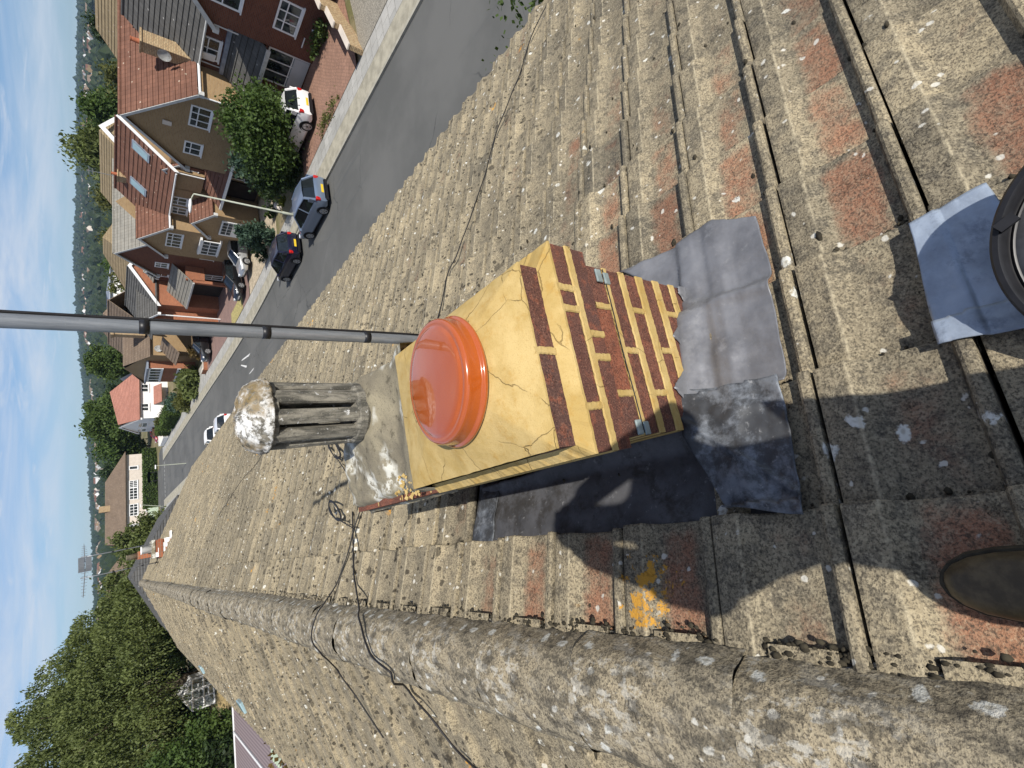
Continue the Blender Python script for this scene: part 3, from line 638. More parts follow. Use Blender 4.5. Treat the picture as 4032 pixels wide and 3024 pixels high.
M['lid'] = plain('dusty_grey_mix', (0.15, 0.148, 0.145), 0.7, 0.2, 40)
mb = MB(); mb.lathe([(BR*.86, zt-.024), (BR*.855, zt-.017), (BR*.4, zt-.014), (.003, zt-.013)], (bc[0], bc[1], 0), 64); mb.build('mix', M['lid'], tub, True)
p = ray(3962, 878); p = p*((zt+.004)/p.z); mb = MB(); mb.obox(p, (.008, .004, 0), (-.006, .014, 0), (0, 0, .006)); mb.build('lug', M['black'], tub)
# ---------------------------------------------------------------- mast strapped to the stack
mast = empty('aerial_mast', (.618, 1.452, -1.2), 'grey aluminium pole with black tape bands standing behind the brick chimney', 'mast')
mb = MB(); mb.tube([(.6205, 1.452, -1.25), (.618, 1.452, -.8), (.5985, 1.452, .19), (.575, 1.452, 1.6)], .0175, 24); mb.build('pole', M['mast'], mast, True)
for x in (567, 1045, 1437):
    p = on(x, 1290, 1, 1.452); z = p.z; xx = lerp(.618, .5985, (z+.8)/.99)
    mb = MB(); mb.tube([(xx+.0012, 1.452, z-.011), (xx+.0008, 1.452, z+.011)], .0192, 24); mb.build('tape_band', M['black'], mast, True)
mb = MB(); mb.tube([(.6205+.0205, 1.448, -1.1), (.618+.0205, 1.447, -.8), (.5985+.0205, 1.447, .19), (.575+.0205, 1.447, 1.6)], .0038, 8); mb.build('coax_cable', M['cable'], mast, True)
mb = MB(); mb.obox((.60, 1.452, -.93), (.035, 0, 0), (0, .028, 0), (0, 0, .012)); mb.build('bracket', M['galv'], mast)
# ---------------------------------------------------------------- loose cables, draped on tiles and ridge
def surf(X, Y):
    z = zslope(X); d = X-XR
    if abs(d) < .165: z = max(z, ZR+.01+.118*math.sqrt(max(0, 1-(d/.165)**2)))
    elif X > XR: z += .058
    else: z += .055
    return z
def hit(x, y, d=.006):
    r_ = ray(x, y); t = .5
    while t < 40:
        p = r_*t
        if p.z < surf(p.x, p.y)+d: return p
        t += .004
    return p
def spline(pts, n=6):
    pts = [Vector(p) for p in pts]; out = []
    for i in range(len(pts)-1):
        a, b, c, d = pts[max(i-1, 0)], pts[i], pts[i+1], pts[min(i+2, len(pts)-1)]
        for k in range(n):
            t = k/n; out.append(.5*((2*b)+(c-a)*t+(2*a-5*b+4*c-d)*t*t+(3*b-a-3*c+d)*t**3))
    return out+[pts[-1]]
def cable(name, label, px, r_, group=None, lift=.006):
    mb = MB(); P = [hit(x, y, lift) for x, y in px]; P = spline(P); P = [Vector((p.x, p.y, max(p.z, surf(p.x, p.y)+r_))) for p in P]
    for q in (P,): mb.tube(q, r_, 6)
    return tag(mb.build(name, M['cable'], None, True), label, 'cable', group)
k_ = .6076
cable('cable', 'long black cable sagging down the tiles from the stack towards the gutter', [(1344+x*k_, y*k_) for x, y in ((1335, 25), (1290, 110), (1240, 215), (1200, 330), (1160, 470), (1110, 590), (1060, 720), (1010, 840), (965, 1000), (935, 1120), (880, 1280), (830, 1430), (780, 1560), (745, 1659))]+[(1762, 1080), (1738, 1200), (1700, 1330)], .0045, 'cables on the roof')
cable('cable', 'black cable running from the looped coil over the ridge to the garden side', [(1388, 2015), (1390, 2100), (1392, 2200), (1400, 2300), (1415, 2400), (1424, 2470), (1440, 2530), (1470, 2590), (1540, 2650), (1610, 2720), (1700, 2830), (1790, 2945), (1860, 3015), (1900, 3060)], .0050, 'cables on the roof')
cable('cable', 'black cable curving over the ridge farthest from the photographer', [(1455, 1900), (1425, 1990), (1395, 2080), (1372, 2170), (1330, 2290), (1270, 2385), (1236, 2450), (1228, 2520), (1262, 2570), (1330, 2640), (1400, 2740), (1460, 2830), (1510, 2905)], .0044, 'cables on the roof')
cable('cable', 'thin dark cord lying in the far tiles left of the slatted cowl', [(1040, 1775), (1000, 1840), (960, 1880), (915, 1945), (890, 1985), (860, 2030)], .004, 'cables on the roof')
def coil(cx, cy, label, seed, knot):
    r = random.Random(seed); pts = []
    for k in range(40):
        a = k/39*3*6.283+.5; w = 1-.22*(a//6.283)/3
        u = math.cos(a)*46*w; v = math.sin(a)*17*w
        pts.append((cx+u*.45-v*.85+r.uniform(-2, 2), cy+u*.88+v*.5))
    cable('cable_coil', label, pts+[knot], .0042, 'coiled cable ends', .012+.01*seed)
coil(1316, 1768, 'loops of thin black cable hanging beside the base of the slatted cowl', 1, (1384, 1890))
coil(1318, 2012, 'loops of thin black cable lying on the tiles nearer the ridge', 2, (1392, 2080))
# ------------------------------------------------------------------ terrain
def interp(v, tab):
    if v <= tab[0][0]: return tab[0][1]
    for (a, fa), (b, fb) in zip(tab[:-1], tab[1:]):
        if v <= b: t = (v-a)/(b-a); return fa+(fb-fa)*t
    return tab[-1][1]
def prof(y): return (interp(y-3, PY)+interp(y, PY)+interp(y+3, PY))/3
PY = [(-60, -9.0), (10, -9.05), (20, -9.12), (40, -9.46), (50, -9.35), (65, -8.85), (107, -7.6), (140, -7.2), (200, -7.2)]
LY = [(0, -8.7), (28, -8.1), (50, -6.4), (80, -6.0), (200, -6)]
CREST = [(-180, .7), (-20, .7), (-0.5, .84), (8.3, 1.16), (15.1, 1.49), (19.7, 1.82), (24, 2.05), (28.4, 2.2), (34, 1.95), (40, 1.87), (48, 1.68), (60, 1.5), (180, .8)]
def zg(x, y):
    d = math.hypot(x, y); z = prof(y)
    z = lerp(z, interp(y, LY), smooth(2, -5, x)*smooth(220, 120, d)) + .30*smooth(20.9, 26, x)
    if d > 150:
        az = math.degrees(math.atan2(x, y)); zc = 2600*math.tan(rad(interp(az, CREST)))
        u = (d-150)/2450
        far = lerp(-7, -10, smooth(150, 260, d)) + (zc+10)*max(0, min(1, (d-260)/2340))**1.15 if d < 2600 else zc-(d-2600)*.07
        far += 5*nz(x, y, 0, .004)*smooth(250, 900, d)*smooth(2600, 2000, d)
        z = lerp(z, far, smooth(150, 240, d))
    return z
def gp(x, y):
    r_ = ray(x, y); t = 8.0
    while t < 3000:
        p = r_*t
        if p.z < zg(p.x, p.y): return p
        t *= 1.002
    return p
def ground_mat():
    t = NT('dry_earth_and_grass'); v = t.co(); a = t.noise(v, .35, 6, 0.65); b = t.noise(v, 6, 6, 0.7); big = t.noise(v, .012, 5, 0.6)
    c = t.mix(t.ramp(a, 0.36, 0.64), (0.25, 0.205, 0.13), (0.14, 0.135, 0.06)); c = t.mix(t.ramp(b, 0.5, 0.7, 0, .6), c, (0.09, 0.075, 0.05))
    ln = t.n('VectorMath', operation='LENGTH'); t.L(v, ln.inputs[0]); c = t.mix(t.ramp(ln.outputs['Value'], 130, 300), c, t.mix(t.ramp(big, 0.4, 0.6), (0.016, 0.026, 0.012), (0.034, 0.044, 0.020)))
    t.bump(b, 0.05, 0.6); return t.fin(c, 1.0, spec=0.1)
M['ground'] = ground_mat()
mb = MB(); rows = []; rr = [2.5]
while rr[-1] < 4200: rr.append(rr[-1]*1.045+.15)
azs = [a for a in range(-180, -40, 10)]+[a*.9 for a in range(-44, 78)]+[a for a in range(72, 180, 12)]
azs = sorted(set(azs))
for d in rr:
    rows.append([mb.vert((d*math.sin(rad(a)), d*math.cos(rad(a)), zg(d*math.sin(rad(a)), d*math.cos(rad(a))))) for a in azs])
mb.grid([r_[::-1] for r_ in rows], 0, True); mb.face(rows[0])
tag(mb.build('ground', M['ground'], None, True), kind='structure')
def strip_mesh(name, x0, x1, y0, y1, dz, mat, step=1.5, side=.0, xs=None):
    mb = MB(); rows = []; n = max(1, int((y1-y0)/step)); XS = xs or [x0, x1]
    for i in range(n+1):
        y = y0+(y1-y0)*i/n; row = []
        if side: row.append(mb.vert((XS[0], y, prof(y)-.1)))
        row += [mb.vert((x, y, (zg(x, y) if x > 20.95 else prof(y))+dz)) for x in XS]
        if side: row.append(mb.vert((XS[-1], y, prof(y)-.1)))
        rows.append(row)
    mb.grid([r_[::-1] for r_ in rows]); return tag(mb.build(name, mat), kind='structure')
def asphalt():
    t = NT('grey_asphalt'); v = t.co(); a = t.noise(v, .25, 5, 0.6); g = t.noise(v, 90, 3, 0.7); s_ = t.noise(t.co(scale=(1, .06, 1)), 1.6, 5, 0.6)
    c = t.mix(t.ramp(a, 0.35, 0.65), (0.098, 0.099, 0.094), (0.128, 0.128, 0.121)); c = t.mix(t.ramp(g, 0.3, 0.7), [.8]*3, [1.2]*3, 'MIX') if False else c
    c = t.mix(t.ramp(s_, 0.55, 0.70, 0, 0.45), c, (0.070, 0.075, 0.078)); c = t.mix(t.ramp(g, 0.62, 0.72, 0, .3), c, (0.2, 0.2, 0.19)); w = t.n('VectorMath', operation='ADD'); nn = t.n('TexNoise'); t.L(v, nn.inputs['Vector']); nn.inputs['Scale'].default_value = .8; nn.inputs['Detail'].default_value = 5
    t.L(v, w.inputs[0]); t.L(nn.outputs[1], w.inputs[1]); e = t.vor(w.outputs[0], .16, 'DISTANCE_TO_EDGE').outputs['Distance']; c = t.mix(t.math('MULTIPLY', t.ramp(e, .006, .001), t.ramp(t.noise(v, .3, 2), .44, .56, 0, .6)), c, (0.04, 0.042, 0.042))
    pa = t.vor(t.co(scale=(.5, .16, 1)), 1, rnd=.8); sp = t.n('SeparateColor'); t.L(pa.outputs['Color'], sp.inputs[0]); c = t.mix(t.math('MULTIPLY', t.math('GREATER_THAN', sp.outputs[0], .8), .35), c, (0.085, 0.085, 0.082))
    t.bump(g, 0.004, 0.4)
    return t.fin(c, 0.85, spec=0.3)
M['road'] = asphalt()
strip_mesh('road', 11.25, 18.55, -40, 121, .035, M['road'], 1.5, xs=[11.25, 14.9, 18.55])
mb = MB(); rows = [[mb.vert((x, y, prof(y)+.030)) for y in (109.5, 113, 117.5)] for x in [-40+4*i for i in range(22)]]; mb.grid(rows); tag(mb.build('side_road', M['road']), kind='structure')
def slabs(name, c1, c2, sx, sy, mortar, rough=0.9, msz=.012):
    t = NT(name); v = t.co('UV'); b = t.n('TexBrick'); t.L(v, b.inputs['Vector']); b.inputs['Scale'].default_value = 1; b.inputs['Brick Width'].default_value = sx; b.inputs['Row Height'].default_value = sy
    b.inputs['Mortar Size'].default_value = msz; b.inputs['Color1'].default_value = (*c1, 1); b.inputs['Color2'].default_value = (*c2, 1); b.inputs['Mortar'].default_value = (*mortar, 1)
    o = t.co(); n1 = t.noise(o, 1.1, 6, 0.65); n2 = t.noise(o, 14, 5, 0.7)
    c = t.mix(1.0, b.outputs['Color'], t.mix(n1, [.66]*3, [1.3]*3), 'MULTIPLY'); c = t.mix(t.ramp(n2, .52, .72, 0, .35), c, [q*.5 for q in c1]); t.bump(n2, .01, .3); return t.fin(c, rough, spec=.2)
M['verge'] = plain('tan_worn_paving', (0.34, 0.315, 0.245), 0.95, 0.2, 2.2); M['path'] = slabs('grey_paving_slabs', (0.34, 0.335, 0.31), (0.42, 0.41, 0.38), .6, .6, (0.20, 0.19, 0.17))
M['kerb'] = plain('concrete_kerb', (0.36, 0.34, 0.28), 0.9, 0.15, 3)
for sgn, k0 in ((1, 18.55), (-1, 11.25)):
    a = lambda d: k0+sgn*d
    for nm, d0, d1, dz, mt in (('kerb', 0, .15, .14, 'kerb'), ('verge', .15, 1.25, .135, 'verge'), ('footpath', 1.25, 2.45, .140, 'path')):
        strip_mesh(nm, *sorted((a(d0), a(d1))), -40, 108.5, dz, M[mt], 1.5, .1)
M['paint'] = plain('worn_white_road_paint', (0.62, 0.62, 0.60), 0.8, 0.2, 6)
mb = MB()
for q in ([(983, 1402), (988, 1390), (955, 1416), (953, 1422)], [(972, 1448), (975, 1440), (952, 1436), (951, 1440)], [(1000, 1456), (1003, 1447), (985, 1470), (984, 1474)], [(700, 1700), (712, 1704), (706, 1716), (698, 1712)]):
    P = [gp(*x) for x in q]; mb.poly([(p.x, p.y, prof(p.y)+.041) for p in P][::-1])
for i in range(9):
    y = 100-i*.0; x = 11.7+i*.75; mb.poly([(x, 107.2, prof(107.2)+.041), (x+.45, 107.2, prof(107.2)+.041), (x+.45, 107.5, prof(107.5)+.041), (x, 107.5, prof(107.5)+.041)])
tag(mb.build('road_markings', M['paint']), kind='structure')
# front gardens and drives over the road
M['block'] = slabs('pinkish_block_paving', (0.36, 0.21, 0.15), (0.28, 0.165, 0.12), .22, .11, (0.16, 0.10, 0.075), msz=.012)
M['block2'] = slabs('mauve_block_paving', (0.30, 0.20, 0.17), (0.25, 0.17, 0.15), .22, .11, (0.15, 0.10, 0.09), msz=.012)
M['gravel'] = plain('grey_gravel', (0.25, 0.23, 0.19), 1.0, 0.4, 16); M['tan_gravel'] = plain('tan_gravel', (0.42, 0.35, 0.25), 1.0, 0.3, 5)
M['dry_grass'] = plain('dry_yellow_grass', (0.36, 0.31, 0.13), 1.0, 0.35, 5)
def pad(name, x0, x1, y0, y1, mat, dz=.05, kind='structure'):
    mb = MB(); rows = []; ny = max(2, int((y1-y0)/1.2)); nx = 6
    for j in range(ny+1): rows.append([mb.vert((lerp(x0, x1, i/nx), lerp(y0, y1, j/ny), max(zg(lerp(x0, x1, i/nx), lerp(y0, y1, j/ny)), prof(lerp(y0, y1, j/ny))+.11)+dz)) for i in range(nx+1)])
    mb.grid([r_[::-1] for r_ in rows]); return tag(mb.build(name, mat), kind=kind)
pad('driveway', 21.0, 27.0, 16.5, 25.2, M['block']); pad('gravel_yard', 21.0, 25.4, 4, 16.0, M['gravel']); pad('garden_soil', 21.0, 24.6, 25.3, 32.2, M['ground'], .045)
pad('gravel_yard', 21.0, 26.2, 32.2, 41.8, M['tan_gravel']); pad('driveway', 21.0, 27.0, 42.0, 62.5, M['block2']); pad('dry_lawn', 21.02, 22.6, 44.6, 49.5, M['dry_grass'], .07)
pad('footpath', 21.0, 23.0, 63.0, 100, M['path'], .03)
# ------------------------------------------------------------------ haze and far woods
# ------------------------------------------------------------------ foliage
def leaf_mat(name, c0, c1, trans=0.25, scale=.9):
    t = NT(name); v = t.co(); a = t.noise(v, scale, 4, 0.6); rnd = t.attr('tint'); 
    c = t.mix(t.math('ADD', t.math('MULTIPLY', t.ramp(a, .3, .7), .5), t.math('MULTIPLY', rnd, .5)), c0, c1)
    t.fin(c, 0.6, spec=0.25)
    tr = t.n('BsdfTranslucent'); t.L(t.mix(1.0, c, (1.15, 1.25, .6), 'MULTIPLY'), tr.inputs[0]); mx = t.n('MixShader'); mx.inputs[0].default_value = trans; t.L(t.p.outputs[0], mx.inputs[1]); t.L(tr.outputs[0], mx.inputs[2]); t.L(mx.outputs[0], t.out.inputs[0]); return t.m
for nm, a, b in (('leaf', (0.028, 0.052, 0.012), (0.095, 0.15, 0.035)), ('leaf_dark', (0.014, 0.028, 0.010), (0.045, 0.075, 0.022)), ('leaf_willow', (0.055, 0.074, 0.020), (0.155, 0.185, 0.058)), ('leaf_blue', (0.030, 0.060, 0.042), (0.085, 0.135, 0.090)), ('leaf_yellow', (0.09, 0.11, 0.015), (0.24, 0.25, 0.04)), ('leaf_olive', (0.05, 0.06, 0.016), (0.15, 0.155, 0.045)), ('leaf_rust', (0.06, 0.045, 0.012), (0.16, 0.10, 0.03)), ('leaf_hedge', (0.035, 0.06, 0.014), (0.10, 0.15, 0.035))):
    M[nm] = leaf_mat(nm+'_foliage', a, b)
M['bark'] = plain('bark', (0.10, 0.08, 0.055), 0.95, 0.35, 12)
def leaves(centres, sizes, up_bias=.3, aspect=1.6, droop=0.0, bend=None):
    """many leaf-sized quads: centres (n,3), sizes (n,) -> one mesh"""
    n = len(centres); d = rng.normal(size=(n, 3)); d[:, 2] = d[:, 2]*(1-droop)-droop*2.2; d /= np.linalg.norm(d, axis=1)[:, None]
    q = rng.normal(size=(n, 3)); q[:, 2] += up_bias*0; w = np.cross(d, q); w /= np.linalg.norm(w, axis=1)[:, None]
    a = d*(sizes*aspect*.5)[:, None]; b = w*(sizes*.5)[:, None]
    V = np.empty((n, 4, 3)); V[:, 0] = centres-a; V[:, 1] = centres+b-a*.1; V[:, 2] = centres+a; V[:, 3] = centres-b-a*.1
    return V.reshape(-1, 3)
def leaf_object(name, V, mat, parent=None, tint=None):
    n = len(V)//4; me = bpy.data.meshes.new(name); me.vertices.add(len(V)); me.vertices.foreach_set('co', V.astype(np.float32).ravel())
    me.loops.add(n*4); me.loops.foreach_set('vertex_index', np.arange(n*4, dtype=np.int32)); me.polygons.add(n); me.polygons.foreach_set('loop_start', np.arange(0, n*4, 4, dtype=np.int32))
    try: me.polygons.foreach_set('loop_total', np.full(n, 4, np.int32))
    except Exception: pass
    me.update(); me.materials.append(mat); at = me.attributes.new('tint', 'FLOAT', 'POINT'); tt = rng.random(n) if tint is None else tint; at.data.foreach_set('value', np.repeat(tt, 4).astype(np.float32))
    o = bpy.data.objects.new(name, me); COL.objects.link(o)
    if parent is not None:
        o.parent = parent; o.location = -parent.location
    return o
def clumps(c, r, n, k, power=.5, lumps=0.22, flat=.0):
    """n leaf centres in k clumps spread through an ellipsoid, thicker near its uneven surface"""
    c = np.array(c); r = np.array(r); d = rng.normal(size=(k, 3)); d /= np.linalg.norm(d, axis=1)[:, None]; rad_ = rng.random(k)**power*(.80+.28*rng.random(k)); cc = c+d*r*rad_[:, None]
    idx = rng.integers(0, k, n); s = lumps*(r.mean())*(.6+.8*rng.random(k)); return cc[idx]+rng.normal(size=(n, 3))*s[idx][:, None]*np.array([1, 1, .75])
def tree(name, label, cat, base, h, r, mat, n=6000, k=60, leaf=.12, trunk=.14, group=None, cz=.58, rz=None, droop=0.0, aspect=1.6, lumps=.2, power=.45):
    root = empty(name, base, label, cat, group); b = Vector(base); rz = rz or h*.45
    V = leaves(clumps((b.x, b.y, b.z+h*cz), (r, r, rz), n, k, power, lumps), leaf*(.6+.8*rng.random(n)), aspect=aspect, droop=droop)
    V[:, 2] = np.maximum(V[:, 2], b.z+.02); leaf_object('crown', V, mat, root)
    mb = MB(); rr = random.Random(hash(label) % 999); top = b+Vector((0, 0, h*.62)); mb.tube([b-Vector((0, 0, .1)), b+Vector((.05*r, 0, h*.3)), top], [trunk, trunk*.75, trunk*.3], 8)
    for i in range(7):
        a = i*2.4; s_ = b+Vector((0, 0, h*(.25+.05*i))); e = b+Vector((math.cos(a)*r*.6, math.sin(a)*r*.6, h*(.45+.07*i))); mb.tube([s_, s_.lerp(e, .5)+Vector((0, 0, .05*h)), e], [trunk*.45, trunk*.3, trunk*.1], 6)
    mb.build('trunk', M['bark'], root, True); return root
def bush(name, label, cat, base, r, h, mat, n=2500, k=30, leaf=.09, group=None, power=.4, droop=0., aspect=1.5, lumps=.18, ry=None):
    root = empty(name, base, label, cat, group); b = Vector(base)
    V = leaves(clumps((b.x, b.y, b.z+h*.5), (r, ry or r, h*.5), n, k, power, lumps), leaf*(.6+.8*rng.random(n)), aspect=aspect, droop=droop); V[:, 2] = np.maximum(V[:, 2], b.z+.01)
    leaf_object('foliage', V, mat, root)
    mb = MB()
    for i in range(5): a = i*1.26; mb.tube([b, b+Vector((math.cos(a)*r*.2, math.sin(a)*r*.2, h*.35)), b+Vector((math.cos(a)*r*.5, math.sin(a)*r*.5, h*.7))], [.03, .022, .008], 5)
    mb.build('stems', M['bark'], root, True); return root
# ------------------------------------------------------------------ houses
def brick_far(name, c1, c2, mortar, var=.25):
    t = NT(name); v = t.co('UV'); b = t.n('TexBrick'); t.L(v, b.inputs['Vector']); b.inputs['Scale'].default_value = 1; b.inputs['Brick Width'].default_value = .225; b.inputs['Row Height'].default_value = .075
    b.inputs['Mortar Size'].default_value = .009; b.inputs['Color1'].default_value = (*c1, 1); b.inputs['Color2'].default_value = (*c2, 1); b.inputs['Mortar'].default_value = (*mortar, 1); b.inputs['Bias'].default_value = -.1
    o = t.co(); n1 = t.noise(o, .9, 6, .65); n2 = t.noise(t.co(scale=(1, 1, 2.5)), 5, 4, .7); c = t.mix(1.0, b.outputs['Color'], t.mix(n1, [1-var]*3, [1+var]*3), 'MULTIPLY'); c = t.mix(t.ramp(n2, .58, .75, 0, .4), c, [q*.5 for q in c1])
    t.bump(b.outputs['Fac'], -.006, .6); return t.fin(c, .9, spec=.2)
M['red_brick'] = brick_far('dark_red_brickwork', (0.17, 0.062, 0.035), (0.12, 0.042, 0.026), (0.13, 0.09, 0.07)); M['tan_brick'] = brick_far('tan_brickwork', (0.34, 0.225, 0.115), (0.28, 0.18, 0.09), (0.32, 0.25, 0.16))
M['orange_brick'] = brick_far('orange_brickwork', (0.36, 0.13, 0.065), (0.28, 0.095, 0.05), (0.28, 0.18, 0.12)); M['buff_brick'] = brick_far('buff_wall_brick', (0.48, 0.36, 0.21), (0.36, 0.24, 0.13), (0.14, 0.11, 0.08))
def tiles_far(name, c1, c2, lichen=(0.45, 0.36, 0.28), wid=.3):
    t = NT(name); v = t.co('UV'); b = t.n('TexBrick'); t.L(v, b.inputs['Vector']); b.inputs['Scale'].default_value = 1; b.inputs['Brick Width'].default_value = wid; b.inputs['Row Height'].default_value = .345; b.inputs['Mortar Size'].default_value = .012
    b.inputs['Color1'].default_value = (*c1, 1); b.inputs['Color2'].default_value = (*c2, 1); b.inputs['Mortar'].default_value = (*[q*.55 for q in c1], 1); b.offset = 0.0
    o = t.co(); n1 = t.noise(o, .8, 6, .65); n2 = t.noise(o, 9, 5, .7); c = t.mix(1.0, b.outputs['Color'], t.mix(n1, [.70]*3, [1.28]*3), 'MULTIPLY'); c = t.mix(t.ramp(n2, .54, .72, 0, .55), c, [q*.6 for q in c2])
    w = t.vor(o, 2.6); sp = t.n('SeparateColor'); t.L(w.outputs['Color'], sp.inputs[0]); c = t.mix(t.math('MULTIPLY', t.ramp(w.outputs['Distance'], .16, .10), t.math('GREATER_THAN', sp.outputs[0], .62)), c, lichen)
    return t.fin(c, .9, spec=.2)
M['red_tile'] = tiles_far('red_brown_roof_tile', (0.190, 0.094, 0.064), (0.150, 0.075, 0.052)); M['grey_tile'] = tiles_far('dark_grey_roof_tile', (0.115, 0.112, 0.105), (0.090, 0.088, 0.083), (0.34, 0.33, 0.31)); M['pale_tile'] = tiles_far('pale_grey_roof_tile', (0.27, 0.255, 0.22), (0.22, 0.21, 0.185), (0.4, 0.4, 0.36)); M['brown_tile'] = tiles_far('brown_roof_tile', (0.22, 0.165, 0.12), (0.18, 0.135, 0.10), (0.34, 0.28, 0.22)); M['pink_tile'] = tiles_far('salmon_roof_tile', (0.42, 0.20, 0.15), (0.36, 0.17, 0.125), (0.45, 0.25, 0.2)); M['ochre_tile'] = tiles_far('ochre_roof_tile', (0.30, 0.235, 0.14), (0.26, 0.20, 0.12))
M['white'] = plain('white_upvc', (0.78, 0.78, 0.77), .45, .04, 3, spec=.4); M['gfascia'] = plain('grey_white_fascia', (0.52, 0.52, 0.50), .7, .12, 4); M['render_white'] = plain('white_render', (0.80, 0.79, 0.77), .9, .05, 2); M['cream'] = plain('cream_render', (0.62, 0.55, 0.47), .9, .08, 2); M['grey_door'] = plain('pale_grey_panel', (0.50, 0.53, 0.55), .5, .06, 2); M['leadgrey'] = plain('lead_flashing', (0.22, 0.25, 0.30), .5, .2, 3); M['garage'] = plain('shadowy_garage', (0.03, 0.022, 0.018), .8, .3, 2); M['terracotta'] = plain('terracotta', (0.36, 0.12, 0.06), .8, .2, 8)
def glass():
    t = NT('dark_window_glass'); v = t.co(); a = t.noise(v, 1.7, 4, .6); c = t.mix(t.ramp(a, .42, .62), (0.012, 0.016, 0.018), (0.075, 0.085, 0.085)); return t.fin(c, .04, spec=.6)
M['glass'] = glass(); M['sky_glass'] = plain('pale_skylight_glass', (0.30, 0.42, 0.45), .08, .1, 2, spec=.7)
def house_root(x, y, label): return empty('house', (x, y, zg(x, y)), label, 'house')
def part(mb, name, mat, root, label=None):
    if mb.marks:
        for nm, q in mb.pieces(): o = q.build(nm or name, mat, root)
        return o
    o = mb.build(name, mat, root)
    if label: o['label'] = label
    return o
def slope(mb, A, B, C, D, m=0, course=.345, lift=.038):
    """tile slope in real overlapping courses: A-B the eave, D-C the ridge (same order)"""
    A, B, C, D = map(Vector, (A, B, C, D)); n = (B-A).cross(D-A).normalized(); L_ = max((D-A).length, (C-B).length); k = max(1, round(L_/course)); sign = 1 if n.z > 0 else -1; n = n*sign
    for i in range(k):
        t0, t1 = i/k, (i+1)/k; a, b = A.lerp(D, t0)+n*lift, B.lerp(C, t0)+n*lift; c, d = B.lerp(C, t1), A.lerp(D, t1)
        q = [mb.vert(p) for p in (a, b, c, d)]; mb.face(q if sign > 0 else q[::-1], m)
        if True:
            e = [mb.vert(p) for p in (a-n*lift, b-n*lift, b, a)]; mb.face(e if sign > 0 else e[::-1], m)
    u = [mb.vert(p-n*.05) for p in (A, B, C, D)]; mb.face(u[::-1] if sign > 0 else u, m)
    for p, q in ((A, D), (B, C)): mb.face([mb.vert(x) for x in (p-n*.05, q-n*.05, q+n*.02, p+n*.03)], m)
def gable_x(mbr, x0, x1, y0, y1, ze, zr, oe=.25, og=.18, m=0, both=True):      # ridge along x, gable facing -x at x0
    ym = (y0+y1)/2; s_ = (zr-ze)/(ym-y0); ya, yb, zz = y0-oe, y1+oe, ze-oe*s_
    slope(mbr, (x0-og, ya, zz), (x1, ya, zz), (x1, ym, zr), (x0-og, ym, zr), m)
    if both: slope(mbr, (x1, yb, zz), (x0-og, yb, zz), (x0-og, ym, zr), (x1, ym, zr), m)
    mbr.tube([(x0-og, ym, zr+.02), (x1, ym, zr+.02)], .09, 8, m)
def gable_y(mbr, x0, x1, y0, y1, ze, zr, oe=.25, og=.15, m=0, both=True):      # ridge along y, eave at x0 facing the street
    xm = (x0+x1)/2; s_ = (zr-ze)/(xm-x0); xa, xb, zz = x0-oe, x1+oe, ze-oe*s_
    slope(mbr, (xa, y1+og, zz), (xa, y0-og, zz), (xm, y0-og, zr), (xm, y1+og, zr), m)
    if both: slope(mbr, (xb, y0-og, zz), (xb, y1+og, zz), (xm, y1+og, zr), (xm, y0-og, zr), m)
    mbr.tube([(xm, y0-og, zr+.02), (xm, y1+og, zr+.02)], .09, 8, m)
def walls(mb, x0, x1, y0, y1, zb, ze, gable=None, zr=0, m=0):
    mb.poly([(x0, y1, zb), (x0, y0, zb), (x0, y0, ze)]+([(x0, (y0+y1)/2, zr)] if gable == 'x' else [])+[(x0, y1, ze)], m)
    mb.poly([(x0, y0, zb), (x1, y0, zb), (x1, y0, ze)]+([((x0+x1)/2, y0, zr)] if gable == 'y' else [])+[(x0, y0, ze)], m)
    mb.poly([(x1, y0, zb), (x1, y1, zb), (x1, y1, ze)]+([(x1, (y0+y1)/2, zr)] if gable == 'x' else [])+[(x1, y0, ze)], m)
    mb.poly([(x1, y1, zb), (x0, y1, zb), (x0, y1, ze)]+([((x0+x1)/2, y1, zr)] if gable == 'y' else [])+[(x1, y1, ze)], m)
def barge_x(mb, x, y0, y1, ze, zr, oe=.25, og=.18, w=.16):      # boards up the front verge
    ym = (y0+y1)/2; s_ = (zr-ze)/(ym-y0)
    for y_ in (y0-oe, y1+oe):
        mb.new('bargeboard'); a = Vector((x-og-.012, y_, ze-oe*s_)); b = Vector((x-og-.012, ym, zr)); dn = Vector((0, 0, -w*1.25))
        for o_ in (0,): 
            P = [a+Vector((0, 0, .03)), b+Vector((0, 0, .03)), b+dn, a+dn]; Q = [p-Vector((.03, 0, 0)) for p in P]
            i = [mb.vert(p) for p in P+Q]
            for f in ((0, 1, 2, 3), (7, 6, 5, 4), (0, 4, 5, 1), (1, 5, 6, 2), (2, 6, 7, 3), (3, 7, 4, 0)): mb.face([i[q] for q in f])
        mb.box((x-og-.06, y_-.12, ze-oe*s_-.28), (x+.02, y_+.12, ze-oe*s_-.02))
def barge_y(mb, y, x0, x1, ze, zr, oe=.25, og=.15, w=.16):
    xm = (x0+x1)/2; s_ = (zr-ze)/(xm-x0)
    for x_ in (x0-oe, x1+oe):
        mb.new('bargeboard'); a = Vector((x_, y-og-.012, ze-oe*s_)); b = Vector((xm, y-og-.012, zr)); dn = Vector((0, 0, -w*1.25))
        P = [a+Vector((0, 0, .03)), b+Vector((0, 0, .03)), b+dn, a+dn]; Q = [p-Vector((0, .03, 0)) for p in P]; i = [mb.vert(p) for p in P+Q]
        for f in ((0, 1, 2, 3), (7, 6, 5, 4), (0, 4, 5, 1), (1, 5, 6, 2), (2, 6, 7, 3), (3, 7, 4, 0)): mb.face([i[q] for q in f])
